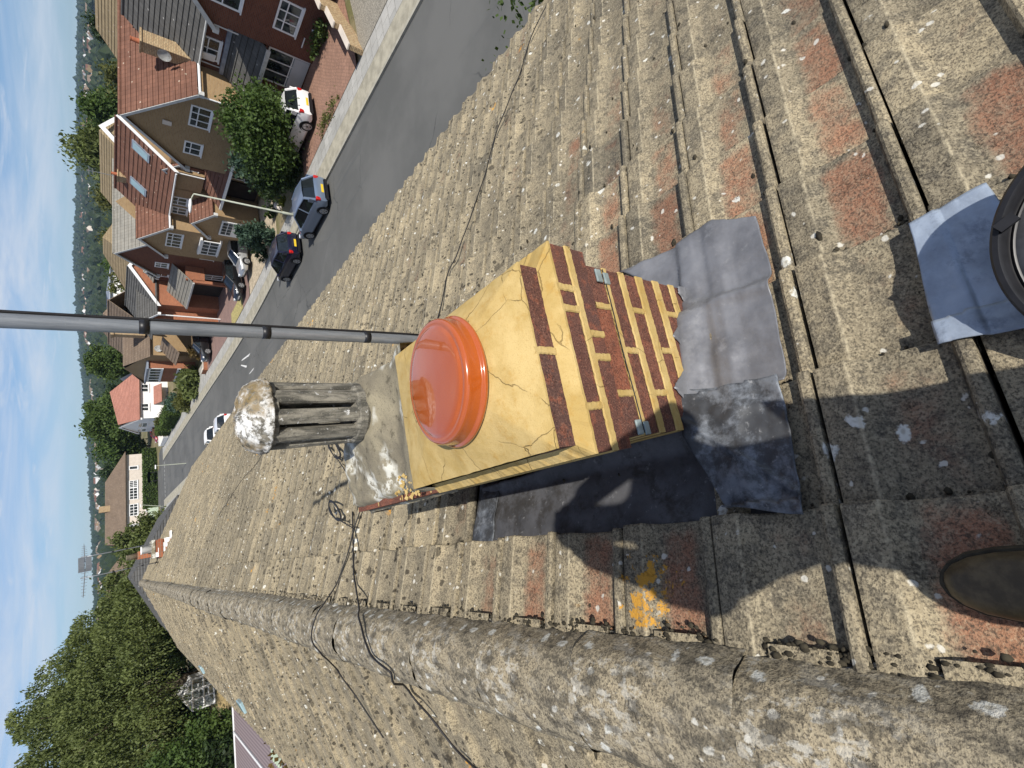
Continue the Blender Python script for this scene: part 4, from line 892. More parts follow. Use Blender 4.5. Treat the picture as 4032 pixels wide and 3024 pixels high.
def window(root, ax, pl, r4, cols=(), rows=(), label=None, mat='white', bar=.055, fr=.085, cell=None, name='window', sill=True, gl='glass'):
    """frame and panes on a wall facing -x (ax 'x') or -y (ax 'y'); r4 = (a0, a1, z0, z1)"""
    a0, a1, z0, z1 = r4; T = (lambda a, d, z: (pl-d, a, z)) if ax == 'x' else (lambda a, d, z: (a, pl-d, z)); mb = MB()
    def bx(u0, u1, v0, v1, d0=-.02, d1=.05):
        p, q = T(u0, d0, v0), T(u1, d1, v1); mb.box([min(i, j) for i, j in zip(p, q)], [max(i, j) for i, j in zip(p, q)])
    bx(a0, a0+fr, z0, z1); bx(a1-fr, a1, z0, z1); bx(a0+fr, a1-fr, z0, z0+fr); bx(a0+fr, a1-fr, z1-fr, z1)
    for c in cols: x = lerp(a0, a1, c); bx(x-bar/2, x+bar/2, z0+fr, z1-fr, -.02, .045)
    for r_ in rows: z = lerp(z0, z1, r_); bx(a0+fr, a1-fr, z-bar/2, z+bar/2, -.02, .043)
    if sill: bx(a0-.06, a1+.06, z0-.06, z0-.002, -.02, .11)
    o = mb.build(name, M[mat], root); 
    if label: o['label'] = label
    mb = MB(); mb.poly([T(a0+fr*.9, .012, z0+fr*.9), T(a0+fr*.9, .012, z1-fr*.9), T(a1-fr*.9, .012, z1-fr*.9), T(a1-fr*.9, .012, z0+fr*.9)] if ax == 'x' else [T(a0+fr*.9, .012, z0+fr*.9), T(a1-fr*.9, .012, z0+fr*.9), T(a1-fr*.9, .012, z1-fr*.9), T(a0+fr*.9, .012, z1-fr*.9)])
    mb.build('pane', M[gl], o); return o
def gutter(mb, a, b, r_=.06):
    mb.new('gutter'); mb.tube([a, b], r_, 8)
def pipe(mb, x, y, z0, z1, r_=.035): mb.new('downpipe'); mb.tube([(x, y, z0), (x, y, z1)], r_, 8)
def dish(root, c, ax, r_=.3):
    mb = MB(); c = Vector(c); n = Vector(ax).normalized(); u = n.cross(UP).normalized(); v = u.cross(n); rows = []
    for k in range(5):
        t = k/4; rows.append([mb.vert(c+n*(.09*t*t)+(u*math.cos(a)+v*1.1*math.sin(a))*r_*max(t, .01)) for a in [6.283*i/20 for i in range(20)]])
    mb.grid(rows, 0, True); mb.grid([r[::-1] for r in rows], 0, True); mb.tube([c, c-n*.15, c-n*.2-UP*.25], .02, 6); mb.tube([c-UP*r_, c+n*.35-UP*.1], .012, 5)
    o = mb.build('satellite_dish', M['gfascia'], root); return o
# ---- red brick house nearest on the right
h1 = house_root(27, 18, 'dark red brick house with grey roof and brown block drive, nearest across the road')
zb = -9.0; mb = MB(); walls(mb, 27.2, 33.5, 11, 25.62, zb, -3.62); walls(mb, 25.8, 30, 14.4, 21.4, zb, -3.75, 'x', -.9); mb.box((25.95, 21.42, zb), (27.15, 24.2, -6.45)); part(mb, 'wall', M['red_brick'], h1)
mb = MB(); gable_y(mb, 27.2, 34.6, 9, 27.4, -3.62, -.55); gable_x(mb, 25.8, 31.5, 14.4, 21.4, -3.75, -.75); slope(mb, (25.55, 25.55, -6.42), (25.55, 21.42, -6.42), (27.2, 21.42, -4.98), (27.2, 25.55, -4.98)); rf1 = part(mb, 'roof', M['grey_tile'], h1)
mb = MB(); mb.box((26.95, 21.5, -5.06), (27.195, 25.5, -4.86)); part(mb, 'lead_flashing', M['leadgrey'], h1)
mb = MB(); barge_x(mb, 25.8, 14.4, 21.4, -3.75, -.75, w=.2); mb.new('fascia'); mb.box((25.42, 21.45, -6.62), (25.54, 25.5, -6.42)); part(mb, 'bargeboard', M['gfascia'], h1)
mb = MB(); gutter(mb, (26.9, 21.7, -3.86), (26.9, 25.6, -3.86)); pipe(mb, 25.75, 21.46, -5.1, -4.0); pipe(mb, 27.1, 25.2, -5.0, -3.9); part(mb, 'gutter', M['gfascia'], h1)
window(h1, 'x', 25.8, (18.5, 20.25, -7.55, -6.45), (.33, .66), (.62,), 'ground-floor white casement with a net curtain'); window(h1, 'x', 25.8, (18.6, 20.25, -4.95, -3.65), (.5,), (.6,)); window(h1, 'x', 27.2, (23.5, 24.95, -4.72, -3.86), (.5,), (.68,), 'white casement with one light open')
w = window(h1, 'x', 25.95, (21.5, 23.75, -8.75, -6.6), (.34, .66), (.40,), 'tall white bay glazing over pale grey panels', sill=False)
mb = MB(); mb.box((25.86, 21.56, -8.72), (25.945, 23.7, -7.95)); part(mb, 'door_panel', M['grey_door'], h1); window(h1, 'x', 25.95, (24.3, 25.3, -8.2, -7.1), (.5,), ())
mb = MB(); mb.obox((27.12, 24.75, -4.25), (.0, .02, .32), (.09, .30, 0), (.02, -.01, 0)); part(mb, 'open_casement', M['white'], h1)
mb = MB(); mb.new('wall_lamp'); mb.tube([(25.72, 20.0, -8.0), (25.70, 20.6, -8.0)], .03, 8); mb.new('overflow_pipe'); mb.tube([(25.74, 19.4, -8.5), (25.74, 19.4, -8.2)], .05, 8); part(mb, 'wall_lamp', M['white'], h1)
# ---- tan house with the big front gable
h2 = house_root(27.5, 29, 'tan brick house with steep red-brown tiled gable behind the bushy garden tree')
mb = MB(); walls(mb, 25.0, 34, 25.65, 31.8, zb, -3.5, 'x', -.55); walls(mb, 26.6, 34, 31.8, 36.2, zb, -3.2); mb.box((24.95, 30.3, zb), (26.6, 30.6, -6.4)); part(mb, 'wall', M['tan_brick'], h2)
mb = MB(); gable_x(mb, 25.0, 34.4, 25.65, 31.8, -3.5, -.42); slope(mb, (24.75, 35.5, -6.2), (24.75, 30.2, -6.2), (26.6, 30.2, -5.1), (26.6, 35.5, -5.1)); gable_x(mb, 26.5, 28.4, 33.95, 35.5, -3.5, -2.75, .15, .12); rf2 = part(mb, 'roof', M['red_tile'], h2, 'red-brown tiles with an orange lichened ridge')
mb = MB(); barge_x(mb, 25.0, 25.65, 31.8, -3.5, -.42); barge_x(mb, 26.5, 33.95, 35.5, -3.5, -2.75, .15, .12, .12); part(mb, 'bargeboard', M['gfascia'], h2)
mb = MB(); gutter(mb, (24.9, 25.33, -3.84), (30, 25.33, -3.84), .07); pipe(mb, 24.95, 25.6, -9, -3.9, .045); mb.new('fascia'); mb.box((24.6, 30.2, -6.36), (24.74, 35.5, -6.2)); part(mb, 'gutter', M['white'], h2)
window(h2, 'x', 25.0, (26.42, 28.1, -4.6, -3.54), (.33, .66), (.62,), 'wide white window in the gable'); window(h2, 'x', 25.0, (29.52, 30.65, -4.46, -3.52), (.5,), (.62,)); window(h2, 'x', 25.0, (26.9, 28.3, -6.9, -5.7), (.33, .66), (.62,)); window(h2, 'x', 26.5, (34.2, 35.3, -4.78, -3.78), (.5,), (.62,), 'small white window under the little gable')
mb = MB(); mb.box((26.5, 33.95, -5.3), (26.6, 35.5, -3.5)); mb.poly([(26.5, 35.5, -3.5), (26.5, 33.95, -3.5), (26.5, 34.72, -2.78)]); part(mb, 'dormer_front', M['red_brick'], h2)
mb = MB(); mb.obox((24.93, 28.4, -2.55), (.03, 0, 0), (0, .16, 0), (0, 0, .22)); part(mb, 'wall_plaque', M['cream'], h2)
window(h2, 'x', 26.55, (31.9, 32.8, -8.7, -6.6), (.5,), (.3,), 'white front door with an arched glass light', name='door', sill=False); window(h2, 'x', 26.55, (33.2, 34.0, -7.7, -6.7), (.5,), (.6,))
mb = MB(); mb.box((26.45, 34.3, -8.8), (26.58, 36.1, -6.45)); part(mb, 'garage_door', M['garage'], h2)
mb = MB(); X0, X1, ya, yb = 27.3, 28.15, 25.55, 26.25; mb.box((X0, ya, -3.6), (X1, yb, -1.3)); mb.box((X0-.05, ya-.05, -1.3), (X1+.05, yb+.05, -1.2)); ch = part(mb, 'chimney', M['buff_brick'], rf2); 
mb = MB(); mb.lathe([(.13, -1.2), (.11, -.85), (.13, -.84), (.13, -.80)], (27.6, 25.9, 0), 14); part(mb, 'chimney_pot', M['terracotta'], rf2); o = dish(rf2, (27.15, 25.75, -2.3), (-1, -.35, .2), .30)
# ---- tan house with two skylights
h3 = house_root(27.5, 40, 'tan brick house with red-brown roof holding two pale skylights')
mb = MB(); walls(mb, 26.2, 32.4, 36.2, 44, zb, -3.2, 'y', -.3); mb.poly([(26.2, 34.25, -3.2), (32.4, 34.25, -3.2), (29.3, 34.25, -.35)]); mb.poly([(26.2, 36.25, -3.2), (26.2, 34.25, -3.2), (32.4, 34.25, -3.2), (32.4, 36.25, -3.2)]); mb.poly([(26.2, 34.25, -3.2), (26.2, 34.25, -5.2), (29.3, 34.25, -5.2), (29.3, 34.25, -3.2)]); mb.poly([(26.2, 36.25, -3.2), (26.2, 36.25, -5.2), (26.2, 34.25, -5.2), (26.2, 34.25, -3.2)]); walls(mb, 25.0, 30, 39.75, 43.8, zb, -3.25, 'x', -1.7); walls(mb, 24.4, 26.2, 35.95, 38.9, zb, -5.75, 'x', -4.75); part(mb, 'wall', M['tan_brick'], h3)
mb = MB(); gable_y(mb, 26.2, 32.4, 34.25, 42, -3.2, -.3); gable_x(mb, 25.0, 29.8, 39.75, 43.8, -3.25, -1.62); gable_x(mb, 24.4, 26.3, 35.95, 38.9, -5.75, -4.65, .15, .15); rf3 = part(mb, 'roof', M['red_tile'], h3)
mb = MB(); barge_x(mb, 25.0, 39.75, 43.8, -3.25, -1.62); barge_x(mb, 24.4, 35.95, 38.9, -5.75, -4.65, .15, .15); part(mb, 'bargeboard', M['gfascia'], h3); mb = MB(); barge_y(mb, 34.25, 26.2, 32.4, -3.2, -.3, w=.2); gutter(mb, (25.9, 34.2, -3.5), (25.9, 39.6, -3.5), .06); pipe(mb, 26.1, 34.3, -5.2, -3.4, .045); gutter(mb, (24.8, 39.42, -3.52), (27, 39.42, -3.52), .07); part(mb, 'gutter', M['white'], h3)
for ya in (34.75, 38.85):
    mb = MB(); s_ = 2.9/3.1; x0, x1 = 27.35, 28.35; z0, z1 = -3.2+(x0-26.2)*s_, -3.2+(x1-26.2)*s_; n = Vector((-s_, 0, 1)).normalized(); P = [Vector((x0, ya, z0)), Vector((x0, ya+.85, z0)), Vector((x1, ya+.85, z1)), Vector((x1, ya, z1))]
    i = [mb.vert(p) for p in P]+[mb.vert(p+n*.10) for p in P]
    for f in ((4, 7, 6, 5), (0, 4, 5, 1), (1, 5, 6, 2), (2, 6, 7, 3), (3, 7, 4, 0)): mb.face([i[q] for q in f])
    o = part(mb, 'skylight', M['leadgrey'], rf3); mb = MB(); c = sum(P, Vector())/4; mb.poly([c+(p-c)*.84+n*.112 for p in (P[0], P[3], P[2], P[1])]); mb.build('skylight', M['sky_glass'], rf3)
window(h3, 'x', 25.0, (40.4, 42.45, -4.45, -3.4), (.25, .5, .75), (.62,)); window(h3, 'x', 26.2, (37.2, 38.2, -4.5, -3.5), (.5,), (.6,)); window(h3, 'x', 26.2, (38.5, 39.4, -4.6, -3.6), (.5,), (.6,))
o = window(h3, 'x', 24.75, (40.35, 42.5, -7.0, -5.75), (.25, .5, .75), (.55,), 'white bow window'); mb = MB(); mb.new('bow_sill'); mb.box((24.78, 40.3, -7.15), (25, 42.55, -7.0)); mb.new('bow_head'); mb.box((24.7, 40.25, -5.75), (25, 42.6, -5.6)); part(mb, 'bow_trim', M['white'], h3)
mb = MB(); mb.box((24.3, 36.45, -8.9), (24.39, 38.4, -6.55)); o = part(mb, 'garage_door', M['white'], h3); mb = MB(); [mb.box((24.26, 36.6+.42*i, -6.95), (24.30, 36.9+.42*i, -6.65)) for i in range(4)]; [mb.box((24.26, 36.6+.42*i, -7.3), (24.30, 36.9+.42*i, -7.03)) for i in range(4)]; mb.build('pane', M['glass'], o)
mb = MB(); mb.box((28.6, 39.6, -2.4), (29.4, 40.3, -.45)); mb.box((28.55, 39.55, -.45), (29.45, 40.35, -.37)); part(mb, 'chimney', M['buff_brick'], rf3); mb = MB(); mb.lathe([(.12, -.37), (.10, -.05), (.12, -.02)], (29.0, 39.95, 0), 12); part(mb, 'chimney_pot', M['terracotta'], rf3)
# ---- dark red gabled house with grey roof
h4 = house_root(28, 47.5, 'dark red brick gabled house with pale grey roof and black cars on its drive')
mb = MB(); walls(mb, 26.6, 35, 44.4, 50.55, zb, -3.1, 'x', -.3); walls(mb, 27.6, 35, 50.55, 53.9, zb, -3.2); part(mb, 'wall', M['red_brick'], h4)
mb = MB(); gable_x(mb, 26.6, 36, 44.4, 50.55, -3.1, -.22); slope(mb, (24.9, 54.0, -5.9), (24.9, 48.2, -5.9), (26.6, 48.2, -4.35), (26.6, 54.0, -4.35)); gable_x(mb, 27.5, 29.5, 51.2, 53.0, -3.3, -2.5, .12, .12); slope(mb, (27.3, 54, -3.3), (27.3, 50.6, -3.3), (30, 50.6, -1.6), (30, 54, -1.6)); part(mb, 'roof', M['pale_tile'], h4)
mb = MB(); barge_x(mb, 26.6, 44.4, 50.55, -3.1, -.22); barge_x(mb, 27.5, 51.2, 53.0, -3.3, -2.5, .12, .12, .1); mb.new('fascia'); mb.box((24.75, 48.2, -6.05), (24.88, 54, -5.9)); part(mb, 'bargeboard', M['gfascia'], h4)
window(h4, 'x', 26.6, (48.3, 49.2, -4.1, -3.1), (.5,), (.55,)); window(h4, 'x', 27.5, (51.5, 52.7, -4.4, -3.4), (.5,), (.55,)); window(h4, 'x', 26.6, (45.2, 46.2, -4.2, -3.3), (.5,), (.55,)); window(h4, 'x', 26.55, (49.4, 50.3, -8.7, -6.3), (.5,), (.4,), 'pale front door', name='door', sill=False); window(h4, 'x', 26.6, (45.0, 46.6, -7.4, -6.3), (.5,), (.55,))
mb = MB(); mb.box((26.3, 51.0, -8.9), (27.58, 53.6, -6.1)); part(mb, 'garage_door', M['garage'], h4); mb = MB(); mb.new('porch_post'); mb.box((24.95, 48.3, -8.9), (25.25, 48.6, -5.95)); mb.new('porch_wall'); mb.box((25.2, 48.3, -6.9), (26.6, 48.6, -5.4)); part(mb, 'porch_wall', M['orange_brick'], h4)
# ---- orange brick house with white bargeboard
h5 = house_root(27, 56, 'orange brick house with sunlit gable wall and white bargeboards left of the black cars')
mb = MB(); walls(mb, 25.0, 32.6, 53.95, 58.6, -9.1, -3.45, 'y', -1.35); walls(mb, 24.0, 27, 55.2, 58.6, -9.1, -3.4, 'x', -2.2); part(mb, 'wall', M['orange_brick'], h5)
mb = MB(); gable_y(mb, 25.0, 32.6, 53.95, 63, -3.45, -1.3); gable_x(mb, 24.0, 28.6, 54.0, 58.6, -3.4, -2.1); part(mb, 'roof', M['grey_tile'], h5); mb = MB(); barge_y(mb, 53.95, 25.0, 32.6, -3.45, -1.3, w=.22); barge_x(mb, 24.0, 54.0, 58.6, -3.4, -2.1); pipe(mb, 23.95, 54.1, -9, -3.6, .06); part(mb, 'bargeboard', M['white'], h5)
for z0 in (-4.45, -6.75): window(h5, 'x', 24.0, (55.4, 57.3, z0, z0+1.15), (.33, .66), (.5,), fr=.14, bar=.12)
walls_mb = MB(); walls(walls_mb, 27.0, 31, 58.6, 64.0, -9, -4.2); part(walls_mb, 'side_wing', M['red_brick'], h5); mb = MB(); slope(mb, (26.0, 64, -5.6), (26.0, 58.8, -5.6), (27.0, 58.8, -4.3), (27.0, 64, -4.3)); gable_y(mb, 27, 31.5, 58.6, 64, -3.8, -1.6); part(mb, 'side_roof', M['pale_tile'], h5)
for z0 in (-4.9,): window(h5, 'x', 27.0, (60.5, 62.4, z0-.3, z0+.6), (.5,), (.5,), fr=.13, bar=.1)
window(h5, 'x', 27.0, (60.3, 62.0, -7.6, -6.4), (.5,), (.5,), fr=.13, bar=.1)
# ---- tan house with a two-storey bay
h6 = house_root(27, 72, 'tan brick house with a brown hipped roof and white two-storey bay beyond the pole')
mb = MB(); walls(mb, 24.6, 33, 67.8, 78.5, -8.9, -3.6, 'x', -1.3); part(mb, 'wall', M['tan_brick'], h6)
mb = MB(); ym, zr, ze = 73.2, -1.2, -3.65; slope(mb, (24.3, 67.5, ze), (33, 67.5, ze), (33, ym, zr), (24.9, ym, zr)); slope(mb, (33, 79, ze), (24.3, 79, ze), (24.9, ym, zr), (33, ym, zr)); gable_y(mb, 27.5, 33.5, 66, 80, -3.2, .2); slope(mb, (23.4, 68, -6.2), (23.4, 63.6, -6.2), (25.4, 63.6, -4.6), (25.4, 68, -4.6)); part(mb, 'roof', M['brown_tile'], h6)
mb = MB(); mb.box((23.7, 70.0, -8.9), (24.6, 75.8, -3.55)); part(mb, 'bay', M['orange_brick'], h6); 
for z0 in (-5.05, -7.95): window(h6, 'x', 23.68, (70.1, 75.7, z0, z0+1.4), (.2, .4, .6, .8), (), fr=.18, bar=.25)
mb = MB(); mb.box((23.5, 69.8, -3.6), (24.6, 76.0, -3.42)); part(mb, 'bay_roof', M['leadgrey'], h6); mb = MB(); mb.box((27.0, 67.6, -3.2), (28.0, 68.5, -.3)); mb.box((26.9, 67.5, -.3), (28.1, 68.6, 0)); part(mb, 'chimney', M['buff_brick'], h6); dish(h6, (25.4, 67.6, -4.5), (-.3, -1, .3), .4)
# ---- white house on the corner
h7 = house_root(25, 101, 'white rendered corner house with a salmon pink tiled roof')
mb = MB(); walls(mb, 24.0, 32.5, 97.2, 107.5, -8.2, -3.5, 'x', -1.2); part(mb, 'wall', M['render_white'], h7); mb = MB(); ym, ze, zr = 102.0, -3.7, -1.0; slope(mb, (23.7, 96.7, ze), (32.5, 96.7, ze), (30, ym, .1), (24.2, ym, zr)); slope(mb, (32.5, 108, ze), (23.7, 108, ze), (24.2, ym, zr), (30, ym, .1)); slope(mb, (26.3, 95.2, -6.6), (29.5, 95.2, -6.6), (29.5, 97.1, -5.6), (26.3, 97.1, -5.6)); part(mb, 'roof', M['pink_tile'], h7)
mb = MB(); barge_x(mb, 24.0, 97.2, 107.5, -3.6, -1.1, .3, .25, .25); part(mb, 'bargeboard', M['white'], h7); window(h7, 'x', 24.0, (100.6, 103.4, -5.0, -3.6), (.33, .66), (.55,), fr=.15, bar=.12); window(h7, 'x', 24.0, (105, 107, -5.0, -3.6), (.5,), (.5,), fr=.15, bar=.12); window(h7, 'x', 23.9, (100.2, 104, -7.9, -6.3), (.25, .5, .75), (.5,), fr=.15, bar=.15); window(h7, 'y', 97.2, (25.2, 26.6, -5.0, -3.9), (.5,), (), fr=.15, bar=.12); window(h7, 'y', 97.2, (28.5, 30, -5.0, -3.9), (.5,), (), fr=.15, bar=.12)
mb = MB(); walls(mb, 23.2, 26, 104.2, 107.4, -8.2, -5.7); part(mb, 'porch', M['red_brick'], h7)
# ---- cream house facing down the road from beyond the junction
h8 = house_root(17, 127, 'long cream rendered house with a brown hipped roof facing down the road')
mb = MB(); mb.box((5.5, 125, -7.6), (23.2, 133, -2.3)); part(mb, 'wall', M['cream'], h8); mb = MB(); ze, zr, a, b = -2.35, .85, 5.0, 23.8
slope(mb, (a, 124.4, ze), (b, 124.4, ze), (18.5, 129, zr), (a+1, 129, zr)); slope(mb, (b, 124.4, ze), (b, 133.6, ze), (18.5, 129, zr), (18.5, 129.1, zr)); slope(mb, (b, 133.6, ze), (a, 133.6, ze), (a+1, 129, zr), (18.5, 129, zr)); rf8 = part(mb, 'roof', M['brown_tile'], h8)
for x0 in (6.6, 10.6, 13.9, 16.3): window(h8, 'y', 125, (x0, x0+(2.4 if x0 < 15 else 1.5), -4.3, -2.9), (.25, .5, .75), (.5,), fr=.12, bar=.1)
for x0 in (11, 15.2): window(h8, 'y', 125, (x0, x0+3, -7.0, -5.5), (.25, .5, .75), (.5,), fr=.12, bar=.1)
window(h8, 'y', 125, (20, 20.8, -4.4, -2.9), (), (), fr=.15); mb = MB(); mb.box((12.4, 127.8, -.4), (13.6, 129.4, 1.8)); part(mb, 'chimney', M['buff_brick'], rf8); mb = MB(); mb.box((5.4, 124.1, -5.4), (9.6, 125, -4.6)); part(mb, 'canopy', M['ochre_tile'], h8)
# ---- roofs glimpsed behind
def back_house(label, x0, x1, y0, y1, ze, zr, rt, wt, ax, hip=0.0):
    h = house_root((x0+x1)/2, (y0+y1)/2, label); mb = MB(); z0 = zg((x0+x1)/2, (y0+y1)/2)-.5; mb.box((x0, y0, z0), (x1, y1, ze)); part(mb, 'wall', M[wt], h); mb = MB()
    if ax == 'y':
        xm = (x0+x1)/2; c = hip; slope(mb, (x0-.3, y1+.3, ze-.1), (x0-.3, y0-.3, ze-.1), (xm, y0+c, zr), (xm, y1-c, zr)); slope(mb, (x1+.3, y0-.3, ze-.1), (x1+.3, y1+.3, ze-.1), (xm, y1-c, zr), (xm, y0+c, zr))
        slope(mb, (x0-.3, y0-.3, ze-.1), (x1+.3, y0-.3, ze-.1), (xm+.01, y0+c, zr), (xm-.01, y0+c, zr)); slope(mb, (x1+.3, y1+.3, ze-.1), (x0-.3, y1+.3, ze-.1), (xm-.01, y1-c, zr), (xm+.01, y1-c, zr))
    else:
        ym = (y0+y1)/2; c = hip; slope(mb, (x0-.3, y0-.3, ze-.1), (x1+.3, y0-.3, ze-.1), (x1-c, ym, zr), (x0+c, ym, zr)); slope(mb, (x1+.3, y1+.3, ze-.1), (x0-.3, y1+.3, ze-.1), (x0+c, ym, zr), (x1-c, ym, zr))
        slope(mb, (x0-.3, y1+.3, ze-.1), (x0-.3, y0-.3, ze-.1), (x0+c, ym-.01, zr), (x0+c, ym+.01, zr)); slope(mb, (x1+.3, y0-.3, ze-.1), (x1+.3, y1+.3, ze-.1), (x1-c, ym+.01, zr), (x1-c, ym-.01, zr))
    part(mb, 'roof', M[rt], h); return h
back_house('house with a ribbed ochre roof beyond the red-brown gable, at the right edge', 40, 48, 26, 43.5, -2.6, .95, 'ochre_tile', 'tan_brick', 'y', 2)
bh = back_house('low ochre roofed building with a white verge behind the red-brown roofs', 40.5, 47, 53.5, 64.5, -1.6, .9, 'ochre_tile', 'render_white', 'y', .2)
mb = MB(); barge_y(mb, 53.2, 40.5, 47, -1.6, .9, w=.4); part(mb, 'bargeboard', M['white'], bh)
back_house('house with a sandy hipped roof behind the orange brick house', 36, 46, 66, 78, -2.6, .75, 'ochre_tile', 'tan_brick', 'y', 4); back_house('brown hipped roof house behind the white corner house', 34, 43, 84, 100, -3.2, .9, 'brown_tile', 'tan_brick', 'y', 4.2); back_house('house with a brown roof left of the cream house, half behind trees', -8, 4.2, 126, 135, -2.4, .6, 'brown_tile', 'cream', 'x', 4)
back_house('white-trimmed flat house behind the tan bay house', 38, 44, 84, 92, .1, .5, 'leadgrey', 'render_white', 'y', 2)
# ---- the next house along our own side: dark slates, hipped
hn = back_house('neighbouring dark slate hipped roof just beyond the end of the tiled roof', -3.7, 3.1, 31.3, 46, -2.65, -.88, 'grey_tile', 'red_brick', 'y', 3.3)
# ------------------------------------------------------------------ far woods and town on the hills: one mass each
def far_mass():
    mb = MB(); r = random.Random(21)
    ico = [(0,0,1),(.89,0,.45),(.28,.85,.45),(-.72,.53,.45),(-.72,-.53,.45),(.28,-.85,.45),(.8,.58,-.3),(-.3,.95,-.3),(-1,0,-.3),(-.3,-.95,-.3),(.8,-.58,-.3)]
    fc = [(0,1,2),(0,2,3),(0,3,4),(0,4,5),(0,5,1),(1,6,2),(2,7,3),(3,8,4),(4,9,5),(5,10,1),(2,6,7),(3,7,8),(4,8,9),(5,9,10),(1,10,6)]
    def blob(x, y, s, h):
        z = zg(x, y); t = r.random(); i = [mb.vert((x+a*s*r.uniform(.75, 1.25), y+b*s*r.uniform(.75, 1.25), z+h*.45+c*h*.6*r.uniform(.8, 1.2)), tint=t) for a, b, c in ico]
        for f in fc: mb.face([i[q] for q in f])
    for _ in range(15000):
        az = r.uniform(-20, 58); u = r.random(); d = 230*(2680/230)**u if r.random() < .6 else r.uniform(1100, 2680)
        x, y = d*math.sin(rad(az)), d*math.cos(rad(az))
        if d < 1750 and nz(x, y, 3, .0045) > .16 and d > 520: continue
        s = (2.6+r.random()*2.8)*(1+d/2600); blob(x, y, s, s*r.uniform(1.1, 1.8))
    for az10 in range(-200, 590, 1):
        az = az10/10; d = 2600+r.uniform(-40, 30); s = r.uniform(7, 13); blob(d*math.sin(rad(az)), d*math.cos(rad(az)), s, s*(1.0+.5*abs(nz(az*3, 1)))+(9 if r.random() < .02 else 0))
    o = mb.build('woodland', M['leaf_far']); o['kind'] = 'stuff'
    mb = MB()
    for _ in range(1100):
        az = r.uniform(-12, 52); d = r.uniform(900, 1900); x, y = d*math.sin(rad(az)), d*math.cos(rad(az))
        if nz(x, y, 3, .0045) < .10: continue
        z = zg(x, y)+1.5; a = r.uniform(0, 3.14); ca, sa = math.cos(a), math.sin(a); w, l, h = r.uniform(3, 4.5), r.uniform(4, 9), r.uniform(4.5, 6); wm = r.choice((0, 0, 1, 2, 0)); rm = r.choice((3, 4, 3)); c = lambda u, v, k: mb.vert((x+u*ca-v*sa, y+u*sa+v*ca, z+k))
        b = [c(-l, -w, -3), c(l, -w, -3), c(l, w, -3), c(-l, w, -3), c(-l, -w, h), c(l, -w, h), c(l, w, h), c(-l, w, h), c(-l, 0, h+3), c(l, 0, h+3)]
        for f in ((0, 1, 5, 4), (2, 3, 7, 6)): mb.face([b[q] for q in f], wm)
        for f in ((1, 2, 6, 9, 5), (3, 0, 4, 8, 7)): mb.face([b[q] for q in f], wm)
        for f in ((4, 5, 9, 8), (6, 7, 8, 9)): mb.face([b[q] for q in f], rm)
    o = mb.build('distant_town', [M['render_white'], M['tan_brick'], M['cream'], M['brown_tile'], M['red_tile']]); o['kind'] = 'stuff'
M['leaf_far'] = leaf_mat('far_wood_foliage', (0.010, 0.019, 0.007), (0.032, 0.050, 0.017), .1, .02)
far_mass()
mb = MB(); mb.box((-4400, -4400, -30), (4400, 4400, 150)); hz = mb.build('haze', []); hz['kind'] = 'stuff'
hm = bpy.data.materials.new('haze'); hm.use_nodes = True; ht = hm.node_tree; ht.nodes.clear(); ho = ht.nodes.new('ShaderNodeOutputMaterial'); hp = ht.nodes.new('ShaderNodeVolumePrincipled')
hp.inputs['Color'].default_value = (.50, .72, 1.0, 1); hp.inputs['Density'].default_value = .00009; hp.inputs['Anisotropy'].default_value = 0.0; ht.links.new(hp.outputs[0], ho.inputs['Volume']); hz.data.materials.append(hm)
# ------------------------------------------------------------------ trees and garden plants
def px_tree(name, label, ytop, ydist, xtop, ypx, wpx, mat, n, k, leaf, group=None, **kw):
    """crown centred on column ypx, top at row xtop, wpx wide in the photo, at world distance ydist along the street"""
    p = on(xtop, ypx, 1, ydist); g = zg(p.x, p.y); dep = p.dot(FW); r_ = wpx/FPX*dep/2
    return tree(name, label, 'tree', (p.x, p.y, g), p.z-g, r_, M[mat], n, k, leaf, .22, group, **kw)
G1 = 'trees beyond the houses across the road'
px_tree('tree', 'tall dark green tree behind the ochre roof with the white verge', 0, 70, 318, 400, 135, 'leaf', 11000, 78, 0.28, G1, cz=.62)
px_tree('tree', 'feathery willow rising behind the skylight roof', 0, 76, 303, 575, 165, 'leaf_willow', 13200, 91, 0.26, G1, cz=.60, droop=.5, aspect=2.4)
px_tree('tree', 'lighter green tree behind the house with the dish chimney', 0, 62, 385, 265, 130, 'leaf_olive', 9900, 65, 0.24, G1)
px_tree('tree', 'dark round tree above the ochre roof at the right edge', 0, 75, 325, 85, 95, 'leaf_dark', 7700, 52, 0.28, G1)
px_tree('tree', 'mid green tree right of the feathery willow, over the skylight roof', 0, 80, 350, 490, 120, 'leaf', 8800, 65, 0.26, G1)
px_tree('tree', 'low bushy tree above the pale grey roof', 0, 92, 385, 760, 150, 'leaf_olive', 8800, 59, 0.28, G1)
px_tree('tree', 'bright olive tree behind the dark red gabled house', 0, 96, 395, 945, 110, 'leaf_olive', 8800, 59, 0.26, G1)
px_tree('tree', 'dense green tree right of the sandy hipped roof', 0, 92, 412, 1035, 110, 'leaf', 7700, 52, 0.26, G1)
px_tree('tree', 'small olive tree in front of the sandy hipped roof', 0, 80, 420, 1110, 70, 'leaf_olive', 5500, 39, 0.22, G1)
px_tree('tree', 'round yellow-green tree behind the tan bay house', 0, 112, 343, 1424, 128, 'leaf_hedge', 13200, 91, 0.28, G1, cz=.66, lumps=.14)
px_tree('tree', 'big dark chestnut tree behind the white corner house', 0, 128, 335, 1645, 185, 'leaf_hedge', 19800, 117, 0.36, G1, cz=.58, lumps=.15)
px_tree('tree', 'green tree between the white house and the cream house', 0, 134, 378, 1770, 120, 'leaf', 11000, 78, 0.33, G1)
